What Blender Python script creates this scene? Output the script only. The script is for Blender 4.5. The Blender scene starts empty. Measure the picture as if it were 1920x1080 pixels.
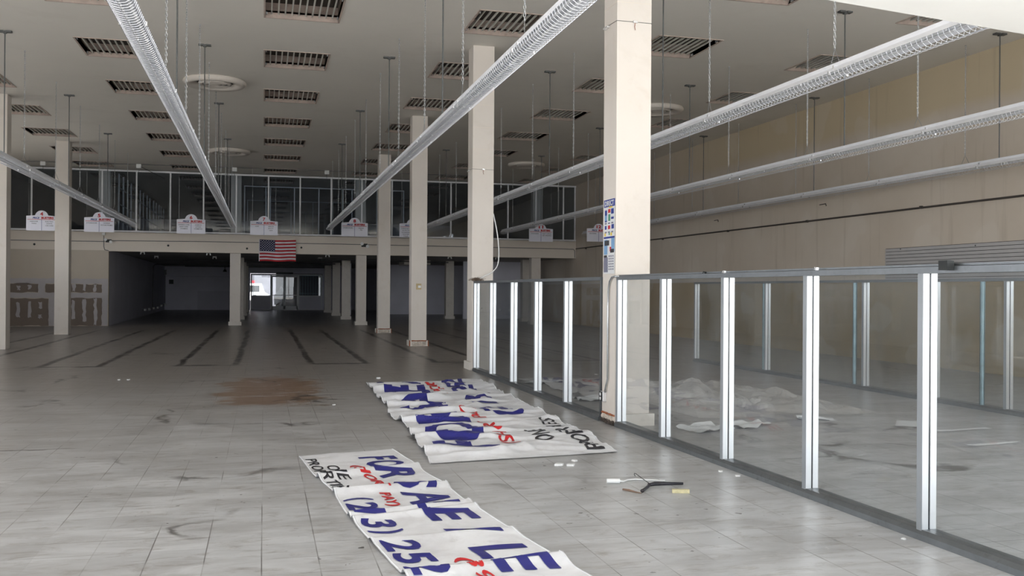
import bpy, bmesh, math, random
from mathutils import Matrix, Vector
sc = bpy.context.scene
COL = sc.collection

# ------------------------------------------------------------------ camera
F_PX, YAW, PITCH, ROLL = 1789.17, .2547, .0018, -.0068
def make_camera():
    cd = bpy.data.cameras.new('camera'); cam = bpy.data.objects.new('camera', cd); COL.objects.link(cam)
    cd.sensor_width = 36; cd.lens = F_PX / 1920 * 36; cd.clip_end = 400; cd.clip_start = .05
    fw = Vector((math.sin(YAW), math.cos(YAW), 0)); up = Vector((0, 0, 1)); rt = fw.cross(up)
    F = fw * math.cos(PITCH) + up * math.sin(PITCH); U = -fw * math.sin(PITCH) + up * math.cos(PITCH)
    R2 = rt * math.cos(ROLL) - U * math.sin(ROLL); U2 = rt * math.sin(ROLL) + U * math.cos(ROLL)
    m = Matrix((R2, U2, -F)).transposed().to_4x4(); m.translation = (0, 0, 1.6)
    cam.matrix_world = m; sc.camera = cam
make_camera()

# ------------------------------------------------------------------ daylight
def make_world():
    w = bpy.data.worlds.new('daylight'); sc.world = w; w.use_nodes = True
    nt = w.node_tree; nt.nodes.clear()
    o = nt.nodes.new('ShaderNodeOutputWorld'); b = nt.nodes.new('ShaderNodeBackground')
    tc = nt.nodes.new('ShaderNodeTexCoord'); sp = nt.nodes.new('ShaderNodeSeparateXYZ')
    mr = nt.nodes.new('ShaderNodeMapRange'); cr = nt.nodes.new('ShaderNodeValToRGB')
    mr.inputs[1].default_value = -1; mr.inputs[2].default_value = 1
    e = cr.color_ramp.elements
    e[0].position = 0; e[0].color = (.20, .20, .20, 1)
    e[1].position = 1; e[1].color = (.13, .17, .24, 1)
    # sunlit street and facades fill the band around the horizon; the sky above is deeper
    for p, c in ((.40, (.49, .50, .50, 1)), (.47, (.88, .90, .92, 1)), (.505, (1.2, 1.24, 1.28, 1)), (.54, (1.2, 1.25, 1.31, 1)), (.575, (.84, .88, .93, 1)), (.63, (.42, .45, .49, 1)), (.72, (.22, .25, .29, 1))):
        n = e.new(p); n.color = c
    nt.links.new(tc.outputs['Generated'], sp.inputs[0]); nt.links.new(sp.outputs[2], mr.inputs[0])
    nt.links.new(mr.outputs[0], cr.inputs[0]); nt.links.new(cr.outputs[0], b.inputs[0])
    b.inputs[1].default_value = 3.45
    nt.links.new(b.outputs[0], o.inputs[0])
make_world()
def portal(name, loc, rot, sx, sy):
    l = bpy.data.lights.new(name, 'AREA'); l.shape = 'RECTANGLE'; l.size = sx; l.size_y = sy
    l.cycles.is_portal = True
    o = bpy.data.objects.new(name, l); COL.objects.link(o); o.location = loc; o.rotation_euler = rot
portal('storefront_daylight_portal', (1.9, -.7, 2.9), (math.radians(90), 0, 0), 24.2, 5.8)
def sun():
    l = bpy.data.lights.new('sun', 'SUN'); l.energy = 36.0; l.angle = math.radians(.6); l.color = (1.0, .98, .95)
    o = bpy.data.objects.new('sun', l); COL.objects.link(o)
    d = Vector((.10, .46, -.88)).normalized()           # falls steeply on the pavement and the first metres inside
    o.rotation_euler = d.to_track_quat('-Z', 'Y').to_euler(); o.location = (0, -12, 20)
sun()
portal('added_side_opening_portal', (-10.75, 12.5, 2.65), (0, math.radians(-90), 0), 4.7, 12)  # portal of a window opening added to light the room
portal('added_high_opening_portal', (-10.75, 30, 3.25), (0, math.radians(-90), 0), 1.7, 16)  # portal of the second opening added on the left
portal('added_right_opening_portal', (14.03, 6.75, 3.9), (0, math.radians(90), 0), 4.0, 11.5)  # portal of the opening added on the right
portal('back_door_daylight_portal', (1.4, 72.35, 1.3), (math.radians(-90), 0, 0), 5.6, 2.6)
sc.view_settings.view_transform = 'Standard'; sc.view_settings.look = 'None'
sc.view_settings.gamma = 1; sc.view_settings.use_curve_mapping = False
sc.view_settings.exposure = 0.27

# ------------------------------------------------------------------ helpers
def tag(o, label=None, cat=None, group=None, kind=None):
    if label: o['label'] = label
    if cat: o['category'] = cat
    if group: o['group'] = group
    if kind: o['kind'] = kind
    return o
def thing(name, label, cat, loc=(0, 0, 0), rz=0, group=None):
    o = bpy.data.objects.new(name, None); COL.objects.link(o); o.location = loc; o.rotation_euler = (0, 0, rz)
    o.empty_display_size = .1
    return tag(o, label, cat, group)
def link(name, me, parent=None, loc=None):
    o = bpy.data.objects.new(name, me); COL.objects.link(o)
    if parent: o.parent = parent
    if loc: o.location = loc
    return o
class MB:
    def __init__(s): s.v = []; s.f = []; s.mi = []
    def add(s, vs, fs, mi=0):
        n = len(s.v); s.v += [tuple(v) for v in vs]
        for f in fs: s.f.append(tuple(i + n for i in f)); s.mi.append(mi)
        return s
    def box(s, x0, x1, y0, y1, z0, z1, mi=0):
        return s.add([(x0,y0,z0),(x1,y0,z0),(x1,y1,z0),(x0,y1,z0),(x0,y0,z1),(x1,y0,z1),(x1,y1,z1),(x0,y1,z1)],
                     [(3,2,1,0),(4,5,6,7),(0,1,5,4),(1,2,6,5),(2,3,7,6),(3,0,4,7)], mi)
    def quad(s, a, b, c, d, mi=0): return s.add([a, b, c, d], [(0,1,2,3)], mi)
    def tube(s, pts, r, n=8, cap=True, mi=0):
        pts = [Vector(p) for p in pts]; rings = []; up = None
        for i, p in enumerate(pts):
            a = pts[max(i-1, 0)]; b = pts[min(i+1, len(pts)-1)]; t = (b - a).normalized()
            if up is None: up = t.orthogonal().normalized()
            up = (up - t * up.dot(t))
            up = up.normalized() if up.length > 1e-6 else t.orthogonal().normalized()
            w = t.cross(up); rr = r[i] if isinstance(r, (list, tuple)) else r
            rings.append([p + (up * math.cos(2*math.pi*k/n) + w * math.sin(2*math.pi*k/n)) * rr for k in range(n)])
        vs = [v for q in rings for v in q]; fs = []
        for i in range(len(pts)-1):
            for k in range(n):
                fs.append((i*n+k, i*n+(k+1)%n, (i+1)*n+(k+1)%n, (i+1)*n+k))
        if cap: fs += [tuple(range(n-1, -1, -1)), tuple(range((len(pts)-1)*n, len(pts)*n))]
        return s.add(vs, fs, mi)
    def lathe(s, prof, c=(0,0,0), n=32, mi=0):
        vs = []; fs = []
        for r, z in prof:
            vs += [(c[0]+r*math.cos(2*math.pi*k/n), c[1]+r*math.sin(2*math.pi*k/n), c[2]+z) for k in range(n)]
        for i in range(len(prof)-1):
            for k in range(n): fs.append((i*n+k, i*n+(k+1)%n, (i+1)*n+(k+1)%n, (i+1)*n+k))
        return s.add(vs, fs, mi)
    def prism(s, poly, h, mi=0):
        """poly: list of 3-D points (planar); h: offset vector"""
        n = len(poly); h = Vector(h); p2 = [Vector(p) + h for p in poly]
        return s.add([tuple(p) for p in poly] + [tuple(p) for p in p2],
                     [tuple(range(n-1, -1, -1)), tuple(range(n, 2*n))] + [(i, (i+1)%n, n+(i+1)%n, n+i) for i in range(n)], mi)
    def mesh(s, name, mats, smooth=False, bevel=0):
        me = bpy.data.meshes.new(name); me.from_pydata(s.v, [], s.f)
        for m in (mats if isinstance(mats, (list, tuple)) else [mats]): me.materials.append(m)
        me.polygons.foreach_set('material_index', s.mi)
        bm = bmesh.new(); bm.from_mesh(me)
        bmesh.ops.recalc_face_normals(bm, faces=bm.faces)
        if bevel: bmesh.ops.bevel(bm, geom=list(bm.edges), offset=bevel, segments=2, affect='EDGES', profile=.7)
        bm.to_mesh(me); bm.free()
        if smooth: me.polygons.foreach_set('use_smooth', [True]*len(me.polygons))
        me.update(); return me
    def obj(s, name, mats, parent=None, smooth=False, bevel=0, loc=None):
        return link(name, s.mesh(name, mats, smooth, bevel), parent, loc)

# ------------------------------------------------------------------ materials
def srgb(r, g, b):
    f = lambda c: (c/255/12.92) if c/255 <= .04045 else ((c/255+.055)/1.055)**2.4
    return (f(r), f(g), f(b), 1)
def N(nt, t, **kw):
    n = nt.nodes.new(t)
    for k, v in kw.items(): setattr(n, k, v)
    return n
def M(nt, op, a, b=None, c=None, clamp=False):
    n = nt.nodes.new('ShaderNodeMath'); n.operation = op; n.use_clamp = clamp
    for i, x in enumerate((a, b, c)):
        if x is None: continue
        if isinstance(x, (int, float)): n.inputs[i].default_value = x
        else: nt.links.new(x, n.inputs[i])
    return n.outputs[0]
def MIX(nt, f, a, b, blend='MIX'):
    n = nt.nodes.new('ShaderNodeMix'); n.data_type = 'RGBA'; n.blend_type = blend
    for i, x in ((0, f), (6, a), (7, b)):
        if isinstance(x, (int, float, tuple)): n.inputs[i].default_value = x
        else: nt.links.new(x, n.inputs[i])
    return n.outputs[2]
def RAMP(nt, x, lo, hi):
    n = nt.nodes.new('ShaderNodeMapRange'); n.clamp = True; n.inputs[1].default_value = lo; n.inputs[2].default_value = hi
    nt.links.new(x, n.inputs[0]); return n.outputs[0]
def NOISE(nt, vec, scale, detail=4, rough=.55, dist=0):
    n = nt.nodes.new('ShaderNodeTexNoise'); n.inputs['Scale'].default_value = scale; n.inputs['Detail'].default_value = detail
    n.inputs['Roughness'].default_value = rough; n.inputs['Distortion'].default_value = dist
    if vec is not None: nt.links.new(vec, n.inputs['Vector'])
    return n.outputs[0]
def base(name):
    m = bpy.data.materials.new(name); m.use_nodes = True; nt = m.node_tree
    return m, nt, nt.nodes['Principled BSDF']
def mat(name, c, rough=.6, metal=0, var=.10, vscale=3.0, dirt=None, dirt_amt=.35, bump=0, spec=.5, bscale=40):
    m, nt, b = base(name)
    g = N(nt, 'ShaderNodeNewGeometry')
    n1 = NOISE(nt, g.outputs['Position'], vscale, 5, .6)
    dark = tuple(x*(1-var*1.6) for x in c[:3]) + (1,)
    lite = tuple(min(1, x*(1+var)) for x in c[:3]) + (1,)
    col = MIX(nt, RAMP(nt, n1, .3, .7), dark, lite)
    if dirt:
        n2 = NOISE(nt, g.outputs['Position'], vscale*2.7, 6, .65, .6)
        col = MIX(nt, M(nt, 'MULTIPLY', RAMP(nt, n2, .56, .74), dirt_amt), col, dirt)
    nt.links.new(col, b.inputs['Base Color'])
    b.inputs['Roughness'].default_value = rough; b.inputs['Metallic'].default_value = metal
    b.inputs['Specular IOR Level'].default_value = spec
    if bump:
        bp = N(nt, 'ShaderNodeBump'); bp.inputs['Strength'].default_value = bump; bp.inputs['Distance'].default_value = .01
        nt.links.new(NOISE(nt, g.outputs['Position'], bscale, 4), bp.inputs['Height']); nt.links.new(bp.outputs[0], b.inputs['Normal'])
    return m
def glass(name, tint, haze, hazecol, ior=1.5, rough=0.0, gain=1.0):
    m = bpy.data.materials.new(name); m.use_nodes = True; nt = m.node_tree; nt.nodes.clear()
    o = N(nt, 'ShaderNodeOutputMaterial'); tr = N(nt, 'ShaderNodeBsdfTransparent'); gl = N(nt, 'ShaderNodeBsdfGlossy')
    df = N(nt, 'ShaderNodeBsdfDiffuse'); lw = N(nt, 'ShaderNodeLayerWeight'); m1 = N(nt, 'ShaderNodeMixShader'); m2 = N(nt, 'ShaderNodeMixShader')
    tr.inputs[0].default_value = tint; gl.inputs['Roughness'].default_value = rough; df.inputs[0].default_value = hazecol
    lw.inputs[0].default_value = .5
    fz = M(nt, 'ADD', .04, M(nt, 'MULTIPLY', .9, M(nt, 'POWER', lw.outputs['Facing'], 5.0)))
    g = N(nt, 'ShaderNodeNewGeometry')
    hz = M(nt, 'MULTIPLY', RAMP(nt, NOISE(nt, g.outputs['Position'], 2.2, 5), .2, .8), haze*1.4)
    nt.links.new(hz, m1.inputs[0]); nt.links.new(tr.outputs[0], m1.inputs[1]); nt.links.new(df.outputs[0], m1.inputs[2])
    nt.links.new(M(nt, 'MULTIPLY', fz, gain), m2.inputs[0]); nt.links.new(m1.outputs[0], m2.inputs[1]); nt.links.new(gl.outputs[0], m2.inputs[2])
    nt.links.new(m2.outputs[0], o.inputs[0]); return m

def floor_material():
    m, nt, b = base('vinyl tile floor')
    g = N(nt, 'ShaderNodeNewGeometry'); P = g.outputs['Position']
    s = N(nt, 'ShaderNodeSeparateXYZ'); nt.links.new(P, s.inputs[0]); X, Y = s.outputs[0], s.outputs[1]
    T = .3256
    fx = M(nt, 'DIVIDE', M(nt, 'ADD', X, 100*T), T); fy = M(nt, 'DIVIDE', M(nt, 'ADD', Y, .05), T)
    ex = M(nt, 'ABSOLUTE', M(nt, 'SUBTRACT', M(nt, 'FRACT', fx), .5)); ey = M(nt, 'ABSOLUTE', M(nt, 'SUBTRACT', M(nt, 'FRACT', fy), .5))
    jx = RAMP(nt, ex, .485, .496); jy = RAMP(nt, ey, .485, .496)
    brk = RAMP(nt, NOISE(nt, P, 1.1, 3), .42, .58)
    brk2 = RAMP(nt, NOISE(nt, P, .8, 3, .5, 1.0), .46, .64)
    joint = M(nt, 'MAXIMUM', M(nt, 'MULTIPLY', jx, brk), M(nt, 'MULTIPLY', jy, brk2))
    cm = N(nt, 'ShaderNodeCombineXYZ'); nt.links.new(M(nt, 'FLOOR', fx), cm.inputs[0]); nt.links.new(M(nt, 'FLOOR', fy), cm.inputs[1])
    wn = N(nt, 'ShaderNodeTexWhiteNoise'); nt.links.new(cm.outputs[0], wn.inputs['Vector'])
    base_c = MIX(nt, wn.outputs['Value'], srgb(186, 188, 191), srgb(201, 203, 206))
    mp = N(nt, 'ShaderNodeMapping'); mp.inputs['Scale'].default_value = (1, 2.6, 1); nt.links.new(P, mp.inputs[0])
    c1 = MIX(nt, RAMP(nt, NOISE(nt, mp.outputs[0], .9, 7, .65, .5), .40, .72), base_c, srgb(156, 156, 157))
    c2 = MIX(nt, M(nt, 'MULTIPLY', RAMP(nt, NOISE(nt, mp.outputs[0], 3.4, 7, .7, .8), .52, .74), .75), c1, srgb(128, 122, 116))
    c2 = MIX(nt, M(nt, 'MULTIPLY', RAMP(nt, NOISE(nt, mp.outputs[0], 6.0, 5, .7, 1.5), .60, .70), .45), c2, srgb(205, 203, 200))
    # floor darkened with depth: light falloff put into the colour, less under the mezzanine
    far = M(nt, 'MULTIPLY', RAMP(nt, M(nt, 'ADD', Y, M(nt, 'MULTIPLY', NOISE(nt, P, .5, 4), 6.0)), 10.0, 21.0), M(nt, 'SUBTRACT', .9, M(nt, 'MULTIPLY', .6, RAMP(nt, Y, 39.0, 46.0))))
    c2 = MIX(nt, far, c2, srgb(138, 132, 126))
    c3 = MIX(nt, M(nt, 'MULTIPLY', joint, .8), c2, srgb(70, 64, 60))
    # brown glue stains
    sx = M(nt, 'SUBTRACT', 1.0, RAMP(nt, M(nt, 'ABSOLUTE', M(nt, 'SUBTRACT', X, .2)), .5, 2.0))
    sy = M(nt, 'SUBTRACT', 1.0, RAMP(nt, M(nt, 'ABSOLUTE', M(nt, 'SUBTRACT', Y, 15.6)), 1.6, 4.6))
    sm = M(nt, 'MULTIPLY', M(nt, 'MULTIPLY', sx, sy), 1.15)
    mp2 = N(nt, 'ShaderNodeMapping'); mp2.inputs['Scale'].default_value = (.55, 1.0, 1); nt.links.new(P, mp2.inputs[0])
    st = RAMP(nt, M(nt, 'MULTIPLY', NOISE(nt, mp2.outputs[0], 2.1, 8, .68, .9), sm), .46, .53)
    c4 = MIX(nt, M(nt, 'MULTIPLY', st, .8), c3, srgb(128, 98, 70))
    st2 = RAMP(nt, NOISE(nt, mp.outputs[0], .42, 6, .7, .4), .70, .74)
    c4 = MIX(nt, M(nt, 'MULTIPLY', st2, .6), c4, srgb(128, 116, 104))
    # shelving outlines on the floor
    wob = M(nt, 'MULTIPLY', M(nt, 'SUBTRACT', NOISE(nt, P, .6, 4), .5), .22)
    ax = M(nt, 'SUBTRACT', M(nt, 'MODULO', M(nt, 'ADD', M(nt, 'ADD', X, wob), 1.10+1.33+26.6), 2.66), 1.33)
    l1 = M(nt, 'SUBTRACT', 1.0, RAMP(nt, M(nt, 'ABSOLUTE', M(nt, 'SUBTRACT', M(nt, 'ABSOLUTE', ax), .56)), .04, .10))
    iny = M(nt, 'MULTIPLY', RAMP(nt, Y, 20.5, 20.8), M(nt, 'SUBTRACT', 1.0, RAMP(nt, Y, 36.5, 38.4)))
    l1 = M(nt, 'MULTIPLY', l1, iny)
    l2 = M(nt, 'MULTIPLY', M(nt, 'SUBTRACT', 1.0, RAMP(nt, M(nt, 'ABSOLUTE', M(nt, 'SUBTRACT', M(nt, 'ADD', Y, wob), 20.6)), .05, .16)),
           M(nt, 'SUBTRACT', 1.0, RAMP(nt, M(nt, 'ABSOLUTE', ax), .56, .75)))
    ln = M(nt, 'MULTIPLY', M(nt, 'MAXIMUM', l1, l2), RAMP(nt, NOISE(nt, P, 1.7, 4), .28, .5))
    ln = M(nt, 'MULTIPLY', ln, M(nt, 'SUBTRACT', 1.0, RAMP(nt, X, 8.6, 9.2)))
    c5 = MIX(nt, M(nt, 'MULTIPLY', ln, 1.0), c4, srgb(34, 28, 24))
    # meandering dirt cracks
    vo = N(nt, 'ShaderNodeTexVoronoi', feature='DISTANCE_TO_EDGE'); vo.inputs['Scale'].default_value = .34
    vm = N(nt, 'ShaderNodeVectorMath', operation='ADD'); nn = N(nt, 'ShaderNodeTexNoise'); nn.inputs['Scale'].default_value = 1.4; nn.inputs['Detail'].default_value = 6
    nt.links.new(P, nn.inputs['Vector']); nt.links.new(P, vm.inputs[0]); nt.links.new(nn.outputs['Color'], vm.inputs[1]); nt.links.new(vm.outputs[0], vo.inputs['Vector'])
    ck = M(nt, 'MULTIPLY', M(nt, 'SUBTRACT', 1.0, RAMP(nt, vo.outputs['Distance'], .004, .02)), RAMP(nt, NOISE(nt, P, .55, 3), .54, .62))
    c6 = MIX(nt, M(nt, 'MULTIPLY', ck, .8), c5, srgb(56, 48, 42))
    sp = M(nt, 'MULTIPLY', RAMP(nt, NOISE(nt, P, 11, 3, .5), .69, .71), RAMP(nt, NOISE(nt, P, .5, 3), .5, .56))
    c6 = MIX(nt, M(nt, 'MULTIPLY', sp, .8), c6, srgb(40, 36, 34))
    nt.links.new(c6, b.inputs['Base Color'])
    r = M(nt, 'ADD', .20, M(nt, 'MULTIPLY', NOISE(nt, mp.outputs[0], 2.2, 6, .7), .26))
    nt.links.new(r, b.inputs['Roughness']); b.inputs['Specular IOR Level'].default_value = .45
    bp = N(nt, 'ShaderNodeBump'); bp.inputs['Strength'].default_value = .12; bp.inputs['Distance'].default_value = .004
    nt.links.new(NOISE(nt, P, 5, 5), bp.inputs['Height']); nt.links.new(bp.outputs[0], b.inputs['Normal'])
    return m
def right_wall_material():
    m, nt, b = base('right wall paint')
    g = N(nt, 'ShaderNodeNewGeometry'); P = g.outputs['Position']
    s = N(nt, 'ShaderNodeSeparateXYZ'); nt.links.new(P, s.inputs[0]); Y, Z = s.outputs[1], s.outputs[2]
    n1 = NOISE(nt, P, .35, 5, .6)
    c = MIX(nt, RAMP(nt, n1, .3, .7), srgb(198, 186, 171), srgb(210, 200, 187))
    # upper strip of older tan paint; weaker light low down put into browner colour
    up = RAMP(nt, M(nt, 'ADD', Z, M(nt, 'MULTIPLY', M(nt, 'SUBTRACT', n1, .5), .5)), 5.35, 5.6)
    up = M(nt, 'MULTIPLY', up, M(nt, 'SUBTRACT', 1.0, RAMP(nt, Y, 26.0, 34.0)))
    c = MIX(nt, M(nt, 'MULTIPLY', up, .8), c, srgb(200, 184, 152))
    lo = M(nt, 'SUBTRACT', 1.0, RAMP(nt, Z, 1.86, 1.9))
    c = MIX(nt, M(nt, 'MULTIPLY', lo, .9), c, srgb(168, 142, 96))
    # faint roller patches
    pt = RAMP(nt, NOISE(nt, P, .7, 2, .4), .58, .61)
    c = MIX(nt, M(nt, 'MULTIPLY', pt, .25), c, srgb(214, 206, 196))
    # drips
    mp = N(nt, 'ShaderNodeMapping'); mp.inputs['Scale'].default_value = (1, 3.5, .25); nt.links.new(P, mp.inputs[0])
    c = MIX(nt, M(nt, 'MULTIPLY', RAMP(nt, NOISE(nt, mp.outputs[0], 1.4, 5), .58, .8), .35), c, srgb(140, 126, 108))
    nt.links.new(c, b.inputs['Base Color']); b.inputs['Roughness'].default_value = .6
    return m
def banner_material():
    m, nt, b = base('banner vinyl')
    g = N(nt, 'ShaderNodeNewGeometry'); P = g.outputs['Position']
    c = MIX(nt, RAMP(nt, NOISE(nt, P, 2.5, 6, .65, .5), .4, .75), srgb(234, 236, 241), srgb(208, 208, 212))
    c = MIX(nt, M(nt, 'MULTIPLY', RAMP(nt, NOISE(nt, P, 9, 5, .7), .6, .75), .35), c, srgb(150, 146, 142))
    nt.links.new(c, b.inputs['Base Color']); b.inputs['Roughness'].default_value = .42
    return m

CREAM = mat('cream pillar paint', srgb(216, 209, 201), .55, var=.03, vscale=.8, dirt=srgb(190, 178, 162), dirt_amt=.3)
CREAM2 = mat('white base moulding paint', srgb(216, 210, 202), .55, var=.04, dirt=srgb(150, 140, 128))
CEIL = mat('ceiling plaster', srgb(232, 228, 220), .8, var=.03, vscale=.25, dirt=srgb(216, 210, 201), dirt_amt=.4)
BEAM = mat('mezzanine plaster', srgb(222, 213, 202), .7, var=.04, vscale=.5)
TANW = mat('drywall paint', srgb(192, 182, 168), .75, var=.05, vscale=.6)
BARE = mat('bare drywall paper', srgb(126, 114, 104), .9, var=.06, vscale=1.2)
MUD = mat('joint compound', srgb(182, 178, 180), .85, var=.05, vscale=2)
DIMW = mat('grey interior wall paint', srgb(226, 226, 238), .7, var=.06, vscale=.5)
MEZZW = mat('under-mezzanine wall paint', srgb(212, 212, 224), .8, var=.06, vscale=.5)  # colour raised to offset the lack of light on these walls
DARKC = mat('dark unfinished ceiling', srgb(170, 168, 168), .9, var=.15, vscale=.8)
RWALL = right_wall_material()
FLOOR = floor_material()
PAVE = mat('concrete pavement', srgb(150, 147, 142), .9, var=.08)
ALU = mat('aluminium post', srgb(222, 224, 226), .38, 1, var=.02)
SIDE = mat('grey post side shade', srgb(150, 155, 160), .6, .3, var=.05)
ALUD = mat('grey aluminium rail', srgb(128, 132, 136), .42, .85, var=.06, vscale=6, dirt=srgb(80, 78, 76))
WHITEFR = mat('white painted window frame', srgb(238, 240, 244), .4, var=.03)
RUBBER = mat('black glazing gasket', srgb(30, 30, 36), .7)
GALV = mat('galvanised steel', srgb(120, 140, 146), .4, .9, var=.12, vscale=9)
GLASS = glass('dusty partition glass', (.93, .945, .95, 1), .055, (.50, .54, .58, 1), 1.5)
GLASSU = glass('dark mezzanine glass', (.84, .88, .92, 1), .02, (.4, .42, .45, 1), 1.5)
GLASSC = glass('clear door glass', (.86, .88, .9, 1), .06, (.5, .5, .55, 1), 1.5)
DUCT = mat('dark duct lining and throat shade', srgb(88, 80, 74), .9, var=.1)
VENTW = mat('dusty vent frame', srgb(186, 170, 160), .8, var=.12, vscale=5, dirt=srgb(140, 112, 100), dirt_amt=.6)
SLAT = mat('vent slat enamel', srgb(206, 204, 196), .6, var=.05)
LITE = mat('white light housing enamel', srgb(234, 236, 242), .35, .0, var=.03)
REFL = mat('reflector enamel', srgb(228, 230, 234), .25, .3, var=.02)
TUBE = mat('fluorescent tube glass', srgb(236, 238, 240), .2, var=.01)
WIRE = mat('guard wire', srgb(196, 198, 204), .35, .5, var=.03)
CHAIN = mat('zinc chain', srgb(178, 180, 182), .35, .8)
ROD = mat('grey hanger rod', srgb(96, 98, 98), .5, .5)
DARKM = mat('dark steel', srgb(52, 54, 54), .5, .6)
CLIP = mat('bright steel clip', srgb(235, 236, 238), .25, .6)
BANNER = banner_material()
INKB = mat('blue banner ink', srgb(40, 42, 128), .38, var=.05, vscale=4)
INKR = mat('red banner ink', srgb(206, 40, 44), .38, var=.05, vscale=4)
INKK = mat('black banner ink', srgb(38, 38, 46), .38, var=.05, vscale=4)
SIGNW = mat('white sign board', srgb(236, 237, 250), .35, var=.02)
SBLUE = mat('sign blue', srgb(28, 52, 140), .5); SRED = mat('sign red', srgb(196, 30, 40), .5); SGREY = mat('sign grey lettering', srgb(84, 84, 96), .6)
FRED = mat('flag red', srgb(176, 36, 46), .8); FWHT = mat('flag white', srgb(222, 220, 226), .8); FBLU = mat('flag blue', srgb(30, 34, 72), .8)
ALLEY = mat('dark alley screen', srgb(80, 80, 86), .9, var=.25, vscale=.8)
PVCW = mat('white plastic', srgb(232, 234, 234), .35, var=.02)
BEIGE = mat('beige switch plate', srgb(196, 176, 134), .5)
PLASTER = mat('broken plaster', srgb(202, 192, 180), .9, var=.2, vscale=14, dirt=srgb(120, 84, 66), dirt_amt=.8, bump=.6)
RUST = mat('rusty broken edge', srgb(158, 96, 66), .9, var=.2, vscale=14, dirt=srgb(84, 58, 46), dirt_amt=.7)
SOOT = mat('dark broken concrete', srgb(70, 60, 54), .95, var=.3, vscale=16, dirt=srgb(160, 146, 134), dirt_amt=.6, bump=.8)
TWIG = mat('dry nest twigs', srgb(112, 96, 82), .9, var=.2, vscale=30)
PAPER = mat('white paper sheet', srgb(214, 216, 218), .7, var=.04)
SHEET = mat('crumpled plastic sheeting', srgb(188, 186, 184), .4, var=.12, vscale=2, dirt=srgb(120, 108, 94))
WOODK = mat('black lacquered wood', srgb(40, 40, 48), .4, dirt=srgb(120, 84, 60), dirt_amt=.5, vscale=9)
BROWN = mat('brown cardboard strip', srgb(126, 104, 90), .8)
YELP = mat('yellowed label strip', srgb(208, 200, 160), .6, dirt=srgb(96, 88, 62), dirt_amt=.8, vscale=22)
GREYP = mat('slatwall panel laminate', srgb(180, 178, 178), .45, var=.02)
SOFFIT = mat('white soffit paint', srgb(236, 235, 230), .7, var=.015)
PIPE = mat('grey conduit', srgb(112, 114, 116), .45, .4)
PIPEB = mat('brown painted conduit', srgb(72, 66, 62), .6)
SHINY = mat('shiny conduit', srgb(190, 194, 198), .25, .9)

# ------------------------------------------------------------------ text
def text_geo(txt, bold=.0, shear=0.0, res=3):
    cu = bpy.data.curves.new('lettering', 'FONT'); cu.body = txt; cu.size = 1; cu.offset = bold; cu.shear = shear; cu.resolution_u = res
    cu.fill_mode = 'BOTH'; cu.extrude = 0
    o = bpy.data.objects.new('lettering', cu); COL.objects.link(o)
    me = bpy.data.meshes.new_from_object(o.evaluated_get(bpy.context.evaluated_depsgraph_get()))
    vs = [tuple(v.co) for v in me.vertices]; fs = [tuple(p.vertices) for p in me.polygons]
    bpy.data.objects.remove(o); bpy.data.curves.remove(cu); bpy.data.meshes.remove(me)
    x0 = min(v[0] for v in vs); x1 = max(v[0] for v in vs)
    y0 = min(v[1] for v in vs); y1 = max(v[1] for v in vs)
    return [((v[0]-x0)/(x1-x0), (v[1]-y0)/(y1-y0)) for v in vs], fs, (x1-x0)/(y1-y0)
def flat_text(txt, mapf, bold=.02, shear=0):
    vs, fs, asp = text_geo(txt, bold, shear)
    mb = MB(); mb.add([mapf(a, b) for a, b in vs], fs); return mb

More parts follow.
